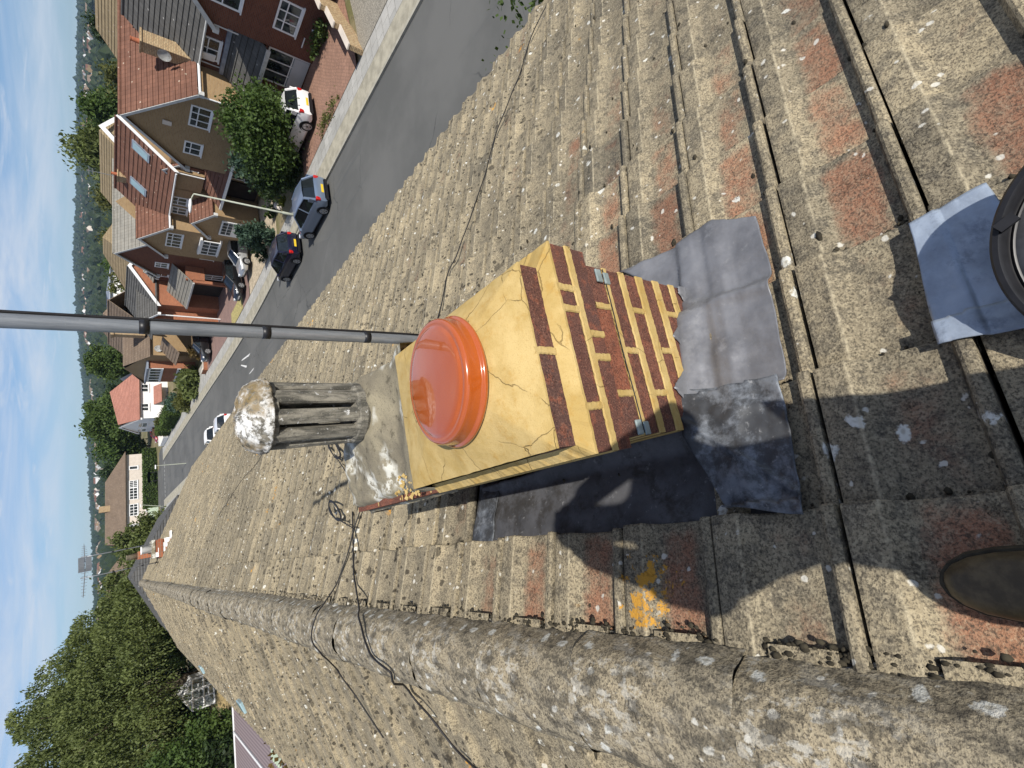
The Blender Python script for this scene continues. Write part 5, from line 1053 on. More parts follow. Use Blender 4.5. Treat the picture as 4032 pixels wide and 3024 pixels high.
px_tree('tree', 'dark tree standing behind the cream house roof', 0, 165, 395, 1860, 60, 'leaf_dark', 6600, 52, 0.33, G1)
px_tree('tree', 'dark evergreen behind the right end of the cream house', 0, 160, 405, 1560, 90, 'leaf_dark', 6600, 52, 0.33, G1)
px_tree('tree', 'willow-leaved tree screening the far end of the road', 0, 62, 420, 2160, 205, 'leaf_willow', 40000, 190, .15, 'trees beyond our own roofs', cz=.50, droop=.45, aspect=2.0, lumps=.12)
px_tree('tree', 'second willow-leaved tree left of the twin aerials', 0, 58, 372, 2350, 240, 'leaf_willow', 46000, 220, .15, 'trees beyond our own roofs', cz=.5, droop=.45, aspect=2.0, lumps=.12)
# the great willow over the back gardens
def willow():
    b = Vector((-9.6, 52, zg(-9.6, 52))); root = empty('tree', b, 'huge drooping willow towering over the back gardens left of the ridge', 'tree', 'trees beyond our own roofs'); mb = MB(); r = random.Random(9)
    mb.tube([b-Vector((0, 0, .2)), b+Vector((.3, 0, 2.2)), b+Vector((.1, .2, 4.5)), b+Vector((.6, 0, 7.5))], [.55, .45, .35, .12], 10)
    C = []; T = []; ends = []
    heads = []
    for k in range(230):
        a = r.uniform(0, 6.283); q = r.random()**.5; rr_ = 8.6*q; h = 11.7*(1-.50*q*q)*r.uniform(.62, 1.0)+.3; heads.append((b.x+rr_*math.cos(a)*1.02, b.y+rr_*math.sin(a)*.8, b.z+h, q))
    for i, (x, y, z, q) in enumerate(heads):
        if i < 14: mb.tube([b+Vector((0, 0, 2.5+.2*i)), Vector((lerp(b.x, x, .6), lerp(b.y, y, .6), lerp(b.z+3.5, z, .8))), Vector((x, y, z-.1))], [.16, .09, .03], 6)
        tt = r.random()
        for s_ in range(40):
            a = r.uniform(0, 6.283); l = r.uniform(.6, 3.1); o = abs(r.gauss(0, .52)); px, py, pz = x+o*math.cos(a), y+o*math.sin(a), z-.25*o*o
            for j in range(max(3, int(l/.15))):
                u = j*.15; C.append((px+.25*u*math.cos(a)+r.gauss(0, .06), py+.25*u*math.sin(a)+r.gauss(0, .06), max(b.z+1.0, pz-u+.10*math.sin(u*2)))); T.append(min(1, max(0, tt*.75+.35*r.random()-.12*u+.10)))
    C = np.array(C); leaf_object('crown', leaves(C, (.105*(.6+.8*rng.random(len(C)))), aspect=2.0, droop=.6), M['leaf_willow'], root, np.array(T)); mb.build('trunk', M['bark'], root, True)
willow()
for i, (x, y, rr_, h, lab) in enumerate(((-5.2, 51, 2.6, 4.2, 'dark undergrowth beneath the right side of the huge willow'), (-7.6, 55, 2.8, 4.6, 'dark undergrowth behind the white greenhouse'), (-12.6, 54, 3.0, 4.4, 'dark undergrowth beneath the left side of the huge willow'))): bush('shrub', lab, 'shrub', (x, y, zg(x, y)), rr_, h, M['leaf_dark'], 9000, 90, .15, 'garden shrubs behind the house', lumps=.15)
def at_ground(x, y): p = gp(x, y); return (p.x, p.y, zg(p.x, p.y))
G2 = 'shrubs and small trees in the front gardens'
tree('garden_tree', 'bushy green garden tree covering the base of the steep tan gable', 'tree', (22.9, 24.3, zg(22.9, 24.3)), 4.6, 2.15, M['leaf'], 20000, 170, .12, .10, G2, cz=.52, rz=2.15, lumps=.15)
bush('shrub', 'dark dense shrub under the garden tree beside the pavement', 'shrub', (22.2, 26.4, zg(22.2, 26.4)), 1.75, 2.9, M['leaf_dark'], 9000, 80, .13, G2)
bush('shrub', 'feathery blue-green conifer left of the bushy garden tree', 'shrub', (23.6, 28.6, zg(23.6, 28.6)), 1.15, 3.1, M['leaf_blue'], 5000, 50, .13, G2, aspect=2.4)
bush('shrub', 'tall rounded blue-green conifer between the white car and the road', 'shrub', (21.6, 33.4, zg(21.6, 33.4)), 1.05, 2.6, M['leaf_blue'], 6500, 60, .11, G2, aspect=2.4, lumps=.12)
bush('shrub', 'small dark clipped ball at the foot of the blue-green conifer', 'shrub', (21.5, 35.4, zg(21.5, 35.4)), .7, 1.3, M['leaf_dark'], 2500, 40, .08, G2, lumps=.10)
bush('shrub', 'low bright green ball beside the lamp post', 'shrub', (22.9, 32.0, zg(22.9, 32.0)), .5, 1.0, M['leaf_hedge'], 1600, 30, .08, G2, lumps=.10)
bush('shrub', 'yellow-green bush before the dark garage doorway', 'shrub', (23.9, 30.6, zg(23.9, 30.6)), .75, 1.5, M['leaf_yellow'], 1800, 30, .10, G2)
bush('shrub', 'spiky red-brown shrub beside the yellow-green bush', 'shrub', (24.2, 30.0, zg(24.2, 30.0)), .5, 1.6, M['leaf_rust'], 700, 16, .14, G2, aspect=4)
bush('shrub', 'rough weeds at the foot of the red brick wall', 'shrub', (25.3, 19.2, zg(25.3, 19.2)), .35, .8, M['leaf_hedge'], 900, 20, .09, G2, ry=1.8)
bush('shrub', 'small yellow-flowered plants by the pale stones', 'shrub', (22.4, 29.8, zg(22.4, 29.8)), .5, .5, M['leaf_yellow'], 500, 16, .08, G2)
bush('shrub', 'straggly dry weeds along the pavement edge by the white car', 'shrub', (21.35, 20.4, zg(21.35, 20.4)), .35, .35, M['leaf_olive'], 900, 24, .07, G2, ry=1.9)
bush('shrub', 'spreading palm-like shrub in the garden of the tan bay house', 'shrub', (21.8, 70, zg(21.8, 70)), 1.7, 1.9, M['leaf_willow'], 3500, 30, .24, G2, aspect=3.6, ry=3)
bush('shrub', 'second palm-like shrub nearer the white corner house', 'shrub', (21.6, 77, zg(21.6, 77)), 1.4, 1.6, M['leaf_olive'], 2500, 26, .24, G2, aspect=3.4, ry=3)
bush('shrub', 'grey-blue shrub between the tan bay house and the white house', 'shrub', (22.9, 84, zg(22.9, 84)), 1.2, 1.8, M['leaf_blue'], 3500, 40, .22, G2, ry=3)
bush('shrub', 'red-flowered pot plants by the brick wall of the orange house', 'shrub', (23.8, 64.6, zg(23.8, 64.6)), .9, 1.7, M['leaf_rust'], 1200, 20, .14, G2)
bush('shrub', 'rusty green apple tree in the garden of the white house', 'shrub', (23.2, 94, zg(23.2, 94)), 1.1, 2.2, M['leaf_olive'], 2500, 30, .2, G2, ry=2.6)
bush('shrub', 'overhanging green bush at the road edge by our gutter', 'shrub', (6.35, 2.4, -8.8), 1.0, 5.0, M['leaf_hedge'], 26000, 160, .05, G2, ry=1.5)
def hedge(label, x0, x1, y0, y1, h, mat='leaf_hedge', n=5000, leaf=.14, z=None):
    b = Vector(((x0+x1)/2, (y0+y1)/2, zg((x0+x1)/2, (y0+y1)/2) if z is None else z)); root = empty('hedge', b, label, 'hedge', 'clipped hedges'); P = rng.random((n, 3)); f = rng.integers(0, 5, n)
    P[f == 0, 2] = 1; P[f == 1, 0] = 0; P[f == 2, 0] = 1; P[f == 3, 1] = 0; P[f == 4, 1] = 1
    P = P*np.array([x1-x0, y1-y0, h])+np.array([x0, y0, b.z])+rng.normal(size=(n, 3))*.07; leaf_object('foliage', leaves(P, leaf*(.6+.8*rng.random(n))), M[mat], root)
    mb = MB(); mb.box((x0+.12, y0+.12, b.z), (x1-.12, y1-.12, b.z+h-.12)); mb.build('stems', M['hedge_core'], root)
M['hedge_core'] = plain('dense_twigs', (0.018, 0.026, 0.010), 1, .4, 8)
hedge('long clipped hedge beside the pavement before the white corner house', 21.1, 22.6, 84, 93, 2.0); hedge('short square hedge at the gate of the white corner house', 21.2, 22.8, 95.2, 98.6, 2.0, n=2500)
hedge('tall level hedge in front of the cream house', 11.6, 23.5, 121.5, 123, 2.3, n=7000, leaf=.2); hedge('hedge left of the pale fence across the junction', 3.5, 9.4, 121.5, 123.2, 2.5, n=4000, leaf=.2); hedge('dark leafy hedge screening the flat roofed outbuilding', -16, -11.2, 39.5, 41, 2.6, 'leaf_dark', 6000, .16)
bush('shrub', 'thick dark laurel on the left edge before the outbuilding', 'shrub', (-13.6, 42, zg(-13.6, 42)), 3.5, 6.3, M['leaf'], 20000, 150, .14, 'garden shrubs behind the house', lumps=.14, ry=3)
bush('shrub', 'light green leafy bush beside the greenhouse', 'shrub', (-11.4, 41.2, zg(-11.4, 41.2)), 1.5, 3.2, M['leaf_hedge'], 9000, 80, .13, 'garden shrubs behind the house', lumps=.14)
bush('shrub', 'rust-tinged shrub close under the garden-side gutter', 'shrub', (-7.4, 21.5, zg(-7.4, 21.5)), 1.8, 3.6, M['leaf_rust'], 5000, 60, .13, 'garden shrubs behind the house')
# ------------------------------------------------------------------ back garden: greenhouse, outbuilding
gh = empty('greenhouse', (-10.2, 51.2, zg(-10.2, 51.2)), 'small white framed greenhouse below the drooping willow', 'greenhouse'); z0 = zg(-10.2, 51.2); mb = MB(); x0, x1, y0, y1 = -11.3, -9.1, 49.6, 52.6; xm = (x0+x1)/2
def bar(a, b, w=.065): mb.tube([a, b], w, 5)
for y_ in (y0, y1):
    for a, b in (((x0, z0), (x0, z0+1.5)), ((x1, z0), (x1, z0+1.5)), ((x0, z0+1.5), (xm, z0+2.2)), ((x1, z0+1.5), (xm, z0+2.2)), ((x0, z0+1.5), (x1, z0+1.5)), ((x0, z0+.75), (x1, z0+.75)), ((x0, z0+.05), (x1, z0+.05)), ((xm-.35, z0), (xm-.35, z0+1.9)), ((xm+.35, z0), (xm+.35, z0+1.9))): bar((a[0], y_, a[1]), (b[0], y_, b[1]))
for x_, z_ in ((x0, 1.5), (x1, 1.5), (xm, 2.2), (x0, .05), (x1, .05)): bar((x_, y0, z0+z_), (x_, y1, z0+z_))
for i in range(1, 6):
    y_ = lerp(y0, y1, i/6); bar((x0, y_, z0), (x0, y_, z0+1.5), .03); bar((x0, y_, z0+1.5), (xm, y_, z0+2.2), .03); bar((x1, y_, z0+1.5), (xm, y_, z0+2.2), .03); bar((x1, y_, z0), (x1, y_, z0+1.5), .03)
mb.build('frame', M['white'], gh); mb = MB()
for P in ([(x0, y0, z0), (x1, y0, z0), (x1, y0, z0+1.5), (xm, y0, z0+2.2), (x0, y0, z0+1.5)], [(x0, y0, z0+1.5), (xm, y0, z0+2.2), (xm, y1, z0+2.2), (x0, y1, z0+1.5)], [(x1, y0, z0+1.5), (x1, y1, z0+1.5), (xm, y1, z0+2.2), (xm, y0, z0+2.2)], [(x1, y0, z0), (x1, y1, z0), (x1, y1, z0+1.5), (x1, y0, z0+1.5)]): mb.poly(P)
gm = NT('clear_greenhouse_glass'); gm.fin((.8, .9, .85), .05, spec=.5); tb = gm.n('BsdfTransparent'); mx = gm.n('MixShader'); mx.inputs[0].default_value = .86; gm.L(gm.p.outputs[0], mx.inputs[1]); gm.L(tb.outputs[0], mx.inputs[2]); gm.L(mx.outputs[0], gm.out.inputs[0]); mb.build('pane', gm.m, gh)
M['mauve'] = NT('mauve_corrugated_sheet'); t = M['mauve']; v = t.co(scale=(1, 0, 1)); wv = t.n('TexWave'); wv.inputs['Scale'].default_value = 1.6; t.L(t.co(rot=(0, 0, 0)), wv.inputs[0]); M['mauve'] = t.fin(t.mix(wv.outputs[0], (0.16, 0.125, 0.13), (0.26, 0.21, 0.21)), .8)
ob = empty('outbuilding', (-9.8, 35, zg(-9.8, 35)), 'low outbuilding with mauve corrugated roof and white edge trim', 'outbuilding'); zo = zg(-9.8, 35); mb = MB(); mb.box((-14, 31, zo-.3), (-8.5, 38, -5.95)); part(mb, 'wall', M['cream'], ob); mb = MB(); mb.box((-14.2, 26.0, -5.94), (-8.3, 38.2, -5.84)); part(mb, 'roof', M['mauve'], ob)
mb = MB(); mb.box((-14.3, 38.2, -6.1), (-8.2, 38.32, -5.78)); mb.box((-10.75, 26, -5.835), (-10.62, 38.2, -5.77)); part(mb, 'edge_trim', M['white'], ob)
mb = MB(); rs_ = []
for i in range(36): rs_.append([mb.vert((-8.2+.2*nz(i, 0), lerp(38.6, 49, i/35), zg(-8.5, lerp(38.6, 49, i/35))+.03)), mb.vert((-11.5, lerp(38.6, 49, i/35), zg(-11.5, lerp(38.6, 49, i/35))+.03))])
mb.grid(rs_); tag(mb.build('bare_soil', plain('sandy_soil', (0.36, 0.27, 0.13), 1, .25, 3)), kind='structure')
ar = empty('garden_arbour', (-8.9, 27.5, zg(-8.9, 27.5)), 'small pale green wooden arbour with a red side panel beside the outbuilding', 'arbour'); za = -6.3; mb = MB()
for x_ in (-9.4, -8.5):
    for y_ in (26.4, 27.6): mb.box((x_-.05, y_-.05, zo), (x_+.05, y_+.05, za+.6))
for i in range(6): mb.box((-9.5, 26.2+.28*i, za+.6), (-8.3, 26.28+.28*i, za+.68))
M['pgreen'] = plain('pale_green_paint', (0.42, 0.50, 0.38), .7, .1, 3); part(mb, 'frame', M['pgreen'], ar); mb = MB(); mb.box((-9.9, 26.3, zo), (-9.5, 27.2, za+.2)); part(mb, 'side_panel', M['red_brick'], ar); mb = MB(); mb.box((-8.5, 27.7, za+.5), (-7.9, 28.6, za+.56)); part(mb, 'roof', plain('dark_green_felt', (0.05, 0.08, 0.06)), ar)
for px_, lab in (((955, 2778), 'pale box vent standing on the garden-side eave'), ((797, 2634), 'smaller white box vent far along the garden-side eave')):
    r_ = ray(*px_); nl = Vector((-ST, 0, CT)); c = Vector((XR, 0, ZR)).dot(nl); p = r_*((c+.05)/r_.dot(nl)); mb = MB(); mb.obox(p, (.12*CT, 0, .12*ST), (0, .20, 0), (-.05*ST, 0, .05*CT)); o = mb.build('eave_vent', M['sky_glass'], house); o['label'] = lab; modify(o, 'BEVEL', width=.02, segments=2)
# ------------------------------------------------------------------ street furniture, walls, fences
lp_ = empty('street_lamp', (18.95, 26.3, prof(26.3)+.13), 'slim pale green street lamp behind the blue hatchback', 'street lamp', 'street lamps'); zt = -3.45; M['lampgreen'] = plain('pale_green_metal', (0.36, 0.38, 0.31), .6, .12, 5)
mb = MB(); mb.tube([(18.95, 26.3, prof(26.3)), (18.95, 26.3, prof(26.3)+1.3), (18.95, 26.3, prof(26.3)+1.35), (18.95, 26.35, zt)], [.085, .085, .055, .04], 12); mb.build('post', M['lampgreen'], lp_, True); mb = MB(); mb.tube([(18.95, 26.35, zt), (18.8, 26.5, zt+.08), (18.55, 26.7, zt+.12)], .03, 8); mb.build('arm', M['lampgreen'], lp_, True)
mb = MB(); rows = []; 
for k, (t_, w, h) in enumerate(((0, .04, .03), (.15, .10, .07), (.5, .14, .09), (.85, .10, .07), (1, .03, .03))):
    c = Vector((lerp(18.75, 18.15, t_), lerp(26.55, 27.0, t_), zt+.13)); rows.append([mb.vert(c+Vector((.6*math.cos(a)*w, .8*math.cos(a)*w, math.sin(a)*h))) for a in [6.283*i/10 for i in range(10)]])
mb.grid(rows, 0, True); mb.build('lantern', M['white'], lp_, True)
def lamp2(px_b, px_t, y, label):
    p = on(*px_b, 1, y); q = on(*px_t, 1, y); r0 = empty('street_lamp', (p.x, y, zg(p.x, y)), label, 'street lamp', 'street lamps'); mb = MB(); mb.tube([(p.x, y, zg(p.x, y)), (q.x, y, q.z)], [.07, .045], 8); mb.build('post', M['lampgreen'], r0); mb = MB(); mb.box((q.x-.45, y-.12, q.z), (q.x+.1, y+.12, q.z+.12)); mb.build('lantern', M['white'], r0)
lamp2((760, 1822), (614, 1834), 82, 'pale street lamp standing by the road junction near the long hedge'); lamp2((668, 1990), (555, 1988), 112, 'faint grey lamp post across the junction near the pale fence')
sg = empty('street_sign', (17.5, 120.5, zg(17.5, 120.5)), 'white sign frame on posts before the tall level hedge', 'sign'); mb = MB(); zs = zg(17.5, 120.5)
for a, b in (((16.6, zs), (16.6, zs+1.6)), ((18.4, zs), (18.4, zs+1.6))): mb = MB(); mb.box((a[0]-.07, 120.4, a[1]), (b[0]+.07, 120.54, b[1])); mb.build('sign_post', M['black'], sg); mb = MB(); mb.box((16.4, 120.3, zs+1.3), (18.6, 120.38, zs+1.75)); mb.build('board', M['white'], sg)
def brick_wall(label, pts, h, cap='cream', w=.11, wall='buff_brick', name='garden_wall'):
    r0 = empty(name, (pts[0][0], pts[0][1], zg(*pts[0])), label, 'wall', 'low garden walls'); mb = MB(); mc = MB()
    for (xa, ya), (xb, yb), hh in zip(pts[:-1], pts[1:], h):
        c = Vector(((xa+xb)/2, (ya+yb)/2, 0)); d = Vector((xb-xa, yb-ya, 0)); n = Vector((-d.y, d.x, 0)).normalized(); g = min(zg(xa, ya), zg(xb, yb))+.05
        mb.obox((c.x, c.y, g+hh/2-.1), d/2, n*w, (0, 0, hh/2+.1)); mc.obox((c.x, c.y, g+hh+.035), d/2*1.02, n*(w+.03), (0, 0, .03))
    mb.build('brickwork', M[wall], r0); mc.build('coping', M[cap], r0)
brick_wall('stepped buff brick wall between gravel and block drive', [(20.95, 15.75), (22.7, 16.35), (24.3, 16.95), (25.6, 17.4)], (.75, .95, 1.1)); brick_wall('low orange brick wall along the drive of the orange house', [(23.6, 62.7), (21.2, 62.7), (21.1, 64)], (.5, .55), wall='orange_brick'); brick_wall('white capped wall at the corner of the white house', [(21.0, 98.8), (21.0, 106.5), (23, 107.5)], (.8, .8), cap='white', wall='render_white')
def fence(label, a, b, h, mat):
    r0 = empty('fence', (a[0], a[1], zg(*a)), label, 'fence', 'garden fences'); n = max(2, int(math.hypot(b[0]-a[0], b[1]-a[1])/1.8)); mb = MB()
    for i in range(n):
        p = Vector((lerp(a[0], b[0], i/n), lerp(a[1], b[1], i/n), 0)); q = Vector((lerp(a[0], b[0], (i+1)/n), lerp(a[1], b[1], (i+1)/n), 0)); c = (p+q)/2; z = zg(c.x, c.y); d = (q-p)/2*.96; nn = Vector((-d.y, d.x, 0)).normalized()*.03
        mb.obox((c.x, c.y, z+h/2), d, nn, (0, 0, h/2))
    mb.build('fence_panel', mat, r0); mb = MB()
    for i in range(n+1): x, y = lerp(a[0], b[0], i/n), lerp(a[1], b[1], i/n); mb.box((x-.05, y-.05, zg(x, y)), (x+.05, y+.05, zg(x, y)+h+.08))
    mb.build('fence_posts', mat, r0)
M['fwood'] = slabs('weathered_grey_fence_boards', (0.40, 0.38, 0.33), (0.34, 0.32, 0.28), 2.0, .14, (0.18, 0.17, 0.15)); M['fbrown'] = slabs('brown_fence_boards', (0.12, 0.075, 0.05), (0.10, 0.06, 0.04), 2.0, .14, (0.05, 0.03, 0.02))
fence('weathered grey panel fence in the garden of the white house', (23.4, 86), (23.4, 96), 1.7, M['fwood']); fence('pale fence with trellis across the road junction', (9.6, 121.6), (11.4, 121.6), 1.7, M['pgreen']); fence('dark brown board fence beside the white house', (23.5, 103.8), (22.3, 103.8), 1.9, M['fbrown'])
# stones by the shrubs
r = random.Random(4)
for i, (x, y) in enumerate(((22.9, 31.1), (22.5, 30.6))):
    mb = MB(); rows = []
    for j in range(7):
        t_ = j/6*math.pi; rows.append([mb.vert((x+.28*math.sin(t_)*math.cos(a)*(1+.3*nz(j, a, i)), y+.25*math.sin(t_)*math.sin(a)*(1+.3*nz(a, j, i)), zg(x, y)+.18-.2*math.cos(t_)*-1)) for a in [6.283*k/10 for k in range(10)]])
    mb.grid(rows, 0, True); tag(mb.build('boulder', M['cream']), ('pale boulder lying nearer the dark garage doorway' if i == 0 else 'pale boulder lying nearer the feathery conifer'), 'boulder', 'pale garden stones')
# ------------------------------------------------------------------ cars
def paint(name, col, metal=.3):
    t = NT(name); return t.fin(col, .32, metal, .5, Coat_Weight=.8, Coat_Roughness=.05)
M['tyre'] = plain('black_tyre', (0.012, 0.012, 0.012), .8, .2, 20); M['rim'] = plain('alloy_rim', (0.45, 0.46, 0.47), .35, .1, 20, metal=.6); M['carglass'] = plain('tinted_car_glass', (0.012, 0.016, 0.018), .06, .2, 2, spec=.6); M['red_lens'] = plain('red_lens', (0.45, 0.012, 0.012), .2, .2, 10, spec=.6); M['clear_lens'] = plain('clear_lens', (0.7, 0.72, 0.74), .15, .1, 10, spec=.6); M['yplate'] = plain('yellow_plate', (0.72, 0.50, 0.03), .5, .05, 10); M['wplate'] = plain('white_plate', (0.75, 0.75, 0.72), .5, .05, 10)
def car(label, x, y, ang, mat, L=4.0, W=1.76, H=1.46, kind='hatch', zoff=.035, group='cars parked along the road and on the drives', z=None, plate='yplate'):
    z0 = (zg(x, y)+zoff) if z is None else z; root = empty('parked_car', (x, y, z0), label, 'car', group); ca, sa = math.cos(ang), math.sin(ang)
    T = lambda u, v, w: (x+u*ca-v*sa, y+u*sa+v*ca, z0+w)            # u forward, v left, w up
    hw, hl = W/2, L/2; suv = kind == 'suv'; bz = .30*H/1.46 if not suv else .34; belt = .63*H
    sec = [(-hl, .42, .56, .80*H*.62, .74), (-hl+.05, .30, .50, belt*.95, .86), (-hl+.30, .22, .48, belt*1.02, .97), (-hl*.45, .20, .46, belt*1.01, 1.0), (0, .20, .46, belt*.98, 1.0), (hl*.42, .20, .46, belt*.95, 1.0), (hl*.60, .21, .47, belt*.90, .98), (hl-.32, .22, .47, belt*.80, .94), (hl-.08, .26, .46, belt*.66, .84), (hl, .34, .44, belt*.54, .70)]
    mb = MB(); rows = []
    for u, lo, mid, bt, wf in sec:
        w = hw*wf; pts = [(-w*.90, lo), (-w, lo+.10), (-w*1.0, mid+.06), (-w*.985, lerp(mid, bt, .7)), (-w*.93, bt), (-w*.6, bt+.035), (0, bt+.05), (w*.6, bt+.035), (w*.93, bt), (w*.985, lerp(mid, bt, .7)), (w, mid+.06), (w, lo+.10), (w*.90, lo)]
        rows.append([mb.vert(T(u, v, h)) for v, h in pts])
    mb.grid(rows); mb.face(rows[0][::-1]); mb.face(rows[-1])
    # cabin: glass box with a body-coloured roof and pillars
    rb, rt, ft, fb = (-hl+.10, -hl+.42, hl*.12, hl*.52) if not suv else (-hl+.12, -hl+.34, hl*.16, hl*.52)
    if kind == 'estate': rb, rt = -hl+.08, -hl+.30
    wb, wt = hw*.92, hw*.70; zb_, zt_ = belt*.97, H
    cs = [(rb, wb*.92, zb_), (rt, wt*.93, zt_-.06), (lerp(rt, ft, .5), wt, zt_), (ft, wt*.95, zt_-.05), (fb, wb*.90, zb_-.03)]
    base = [(rb, wb*.92, zb_), (rt, wb, zb_), (lerp(rt, ft, .5), wb, zb_), (ft, wb, zb_-.01), (fb, wb*.90, zb_-.03)]
    mg = MB(); mr = MB()
    for s_ in (-1, 1):
        for i in range(4):
            q = [mg.vert(T(base[i][0], s_*base[i][1], base[i][2])), mg.vert(T(base[i+1][0], s_*base[i+1][1], base[i+1][2])), mg.vert(T(cs[i+1][0], s_*cs[i+1][1], cs[i+1][2])), mg.vert(T(cs[i][0], s_*cs[i][1], cs[i][2]))]
            mg.face(q if s_ < 0 else q[::-1])
        mg.build('side_window', M['carglass'], root); mg = MB()

    for nm, (a, b) in (('rear_window', (0, 1)), ('windscreen', (3, 4))):
        mg = MB(); f = lambda k, s_: T(cs[k][0], s_*cs[k][1], cs[k][2]); m_ = lambda k: T(cs[k][0]+(.05 if k > 2 else -.05)*(1 if k in (1, 3) else 1), 0, cs[k][2]+.015)
        mg.poly([f(a, 1), m_(a), m_(b), f(b, 1)]); mg.poly([m_(a), f(a, -1), f(b, -1), m_(b)]); mg.build(nm, M['carglass'], root)
    e = .022; rr_ = [[mb.vert(T(u, v*w, h+e+(.035*(1-v*v)))) for v in (-1, -.6, 0, .6, 1)] for u, w, h in cs[1:4]]; mb.grid(rr_)
    for s_ in (-1, 1):
        for i, (wd) in ((0, .07), (1, .04), (3, .045)):
            a = Vector(T(cs[i][0], s_*cs[i][1], cs[i][2])) if i in (0,) else Vector(T(base[2][0] if i == 1 else cs[4][0], s_*(base[2][1] if i == 1 else cs[4][1]), zb_-.02)); b = Vector(T(*( (cs[1][0], s_*cs[1][1], cs[1][2]) if i == 0 else ((cs[2][0], s_*cs[2][1], cs[2][2]) if i == 1 else (cs[3][0], s_*cs[3][1], cs[3][2])))))
            mb.tube([a, b], wd, 6)
        mb.tube([T(cs[1][0], s_*cs[1][1], cs[1][2]), T(cs[2][0], s_*cs[2][1], cs[2][2]), T(cs[3][0], s_*cs[3][1], cs[3][2])], .035, 6)
        if kind != 'x': mb.obox(T(rb+.16, s_*wb*.93, (zb_+H)/2-.09), Vector((ca, sa, 0))*.13, Vector((-sa, ca, 0))*.03, (0, 0, .13))
    bo = mb.build('body', mat, root, True); modify(bo, 'EDGE_SPLIT', split_angle=rad(38))
    R_ = .31 if not suv else .36
    for u in (-hl*.62, hl*.64):
        for s_ in (-1, 1):
            mw = MB(); rows = []
            for v, rr in ((-.10, R_*.72), (-.095, R_*.93), (-.05, R_), (.05, R_), (.095, R_*.93), (.10, R_*.66), (.07, R_*.62)):
                rows.append([mw.vert(T(u+rr*math.cos(a), s_*(hw*.90+v), R_+rr*math.sin(a))) for a in [6.283*k/20 for k in range(20)]])
            mw.grid(rows, 0, True); wh = mw.build('wheel', M['tyre'], root, False); mw = MB()
            for k in range(5):
                a = k*1.2566; c, s2 = math.cos(a), math.sin(a); mw.obox(T(u+c*R_*.33, s_*(hw*.90+.085), R_+s2*R_*.33), Vector((c*ca, c*sa, s2))*R_*.32, Vector((-s2*ca, -s2*sa, c))*R_*.13, Vector((-sa, ca, 0))*.012)
            rows = [[mw.vert(T(u+rr*math.cos(a), s_*(hw*.90+v), R_+rr*math.sin(a))) for a in [6.283*k/20 for k in range(20)]] for v, rr in ((.10, R_*.68), (.10, R_*.58), (.08, R_*.56))]; mw.grid(rows, 0, True)
            mw.build('rim', M['rim'], wh)
            ma = MB(); rows = [[ma.vert(T(u+rr*math.cos(a), s_*(hw*wv), R_+rr*math.sin(a))) for a in [3.1416*k/14 for k in range(15)]] for rr, wv in ((R_*1.16, 1.002), (R_*.9, .985))]; ma.grid(rows); ma.grid([q[::-1] for q in rows]); ma.build('wheel_arch', M['black'], root)
    for s_ in (-1, 1):
        mt = MB(); mt.obox(T(-hl+.10, s_*hw*.76, belt*.84), Vector((ca, sa, 0))*.10, Vector((-sa, ca, 0))*.10, (0, 0, .12)); o = mt.build('tail_light', M['red_lens'], root); modify(o, 'BEVEL', width=.04, segments=2)
        mt = MB(); mt.obox(T(hl-.17, s_*hw*.70, belt*.70), Vector((ca, sa, 0))*.13, Vector((-sa, ca, 0))*.13, (0, 0, .075)); o = mt.build('headlight', M['clear_lens'], root); modify(o, 'BEVEL', width=.04, segments=2)
        mt = MB(); mt.obox(T(hl*.40, s_*(hw+.06), belt+.03), Vector((ca, sa, 0))*.05, Vector((-sa, ca, 0))*.09, (0, 0, .06)); o = mt.build('door_mirror', mat, root); modify(o, 'BEVEL', width=.025, segments=2)
    mt = MB(); mt.obox(T(-hl-.004, 0, .52), Vector((ca, sa, 0))*.012, Vector((-sa, ca, 0))*.26, (0, 0, .06)); mt.build('number_plate', M['yplate'], root); mt = MB(); mt.obox(T(hl+.004, 0, .42), Vector((ca, sa, 0))*.012, Vector((-sa, ca, 0))*.26, (0, 0, .055)); mt.build('number_plate', M['wplate'], root)
    mt = MB(); mt.obox(T(-hl+.04, 0, .30), Vector((ca, sa, 0))*.06, Vector((-sa, ca, 0))*hw*.74, (0, 0, .07)); mt.build('bumper_skirt', M['black'], root); mt = MB(); mt.obox(T(hl-.04, 0, .30), Vector((ca, sa, 0))*.05, Vector((-sa, ca, 0))*hw*.62, (0, 0, .06)); mt.build('grille', M['black'], root)
    return root
PI2 = math.pi/2
car('blue-grey hatchback parked at the kerb with silver wheels', 17.55, 23.5, PI2+.03, paint('blue_grey_paint', (0.20, 0.26, 0.36), .5), 3.85, 1.76, 1.46, z=prof(23.5)+.035)
car('dark navy hatchback parked ahead of the blue-grey one', 17.45, 28.9, PI2+.03, paint('navy_paint', (0.010, 0.012, 0.035), .3), 3.7, 1.70, 1.48, z=prof(28.9)+.035)
car('white sports utility car half hidden by the bushy garden tree', 23.35, 24.0, PI2, paint('white_paint', (0.80, 0.80, 0.80), 0), 4.4, 1.88, 1.60, 'suv', zoff=.10)
car('silver hatchback on the tan gravel with its nose to the road', 24.5, 40.7, math.pi, paint('silver_paint', (0.46, 0.47, 0.47), .5), 4.2, 1.74, 1.45, zoff=.10)
car('shiny black hatchback on the mauve drive beside the silver car', 23.6, 43.8, math.pi+.12, paint('black_paint', (0.006, 0.006, 0.007), .1), 4.2, 1.76, 1.42, zoff=.10)
car('tall black car in shade beside the orange brick house', 23.6, 60.2, math.pi, paint('gloss_black_paint', (0.006, 0.006, 0.007), .1), 4.4, 1.85, 1.7, 'suv', zoff=.08)
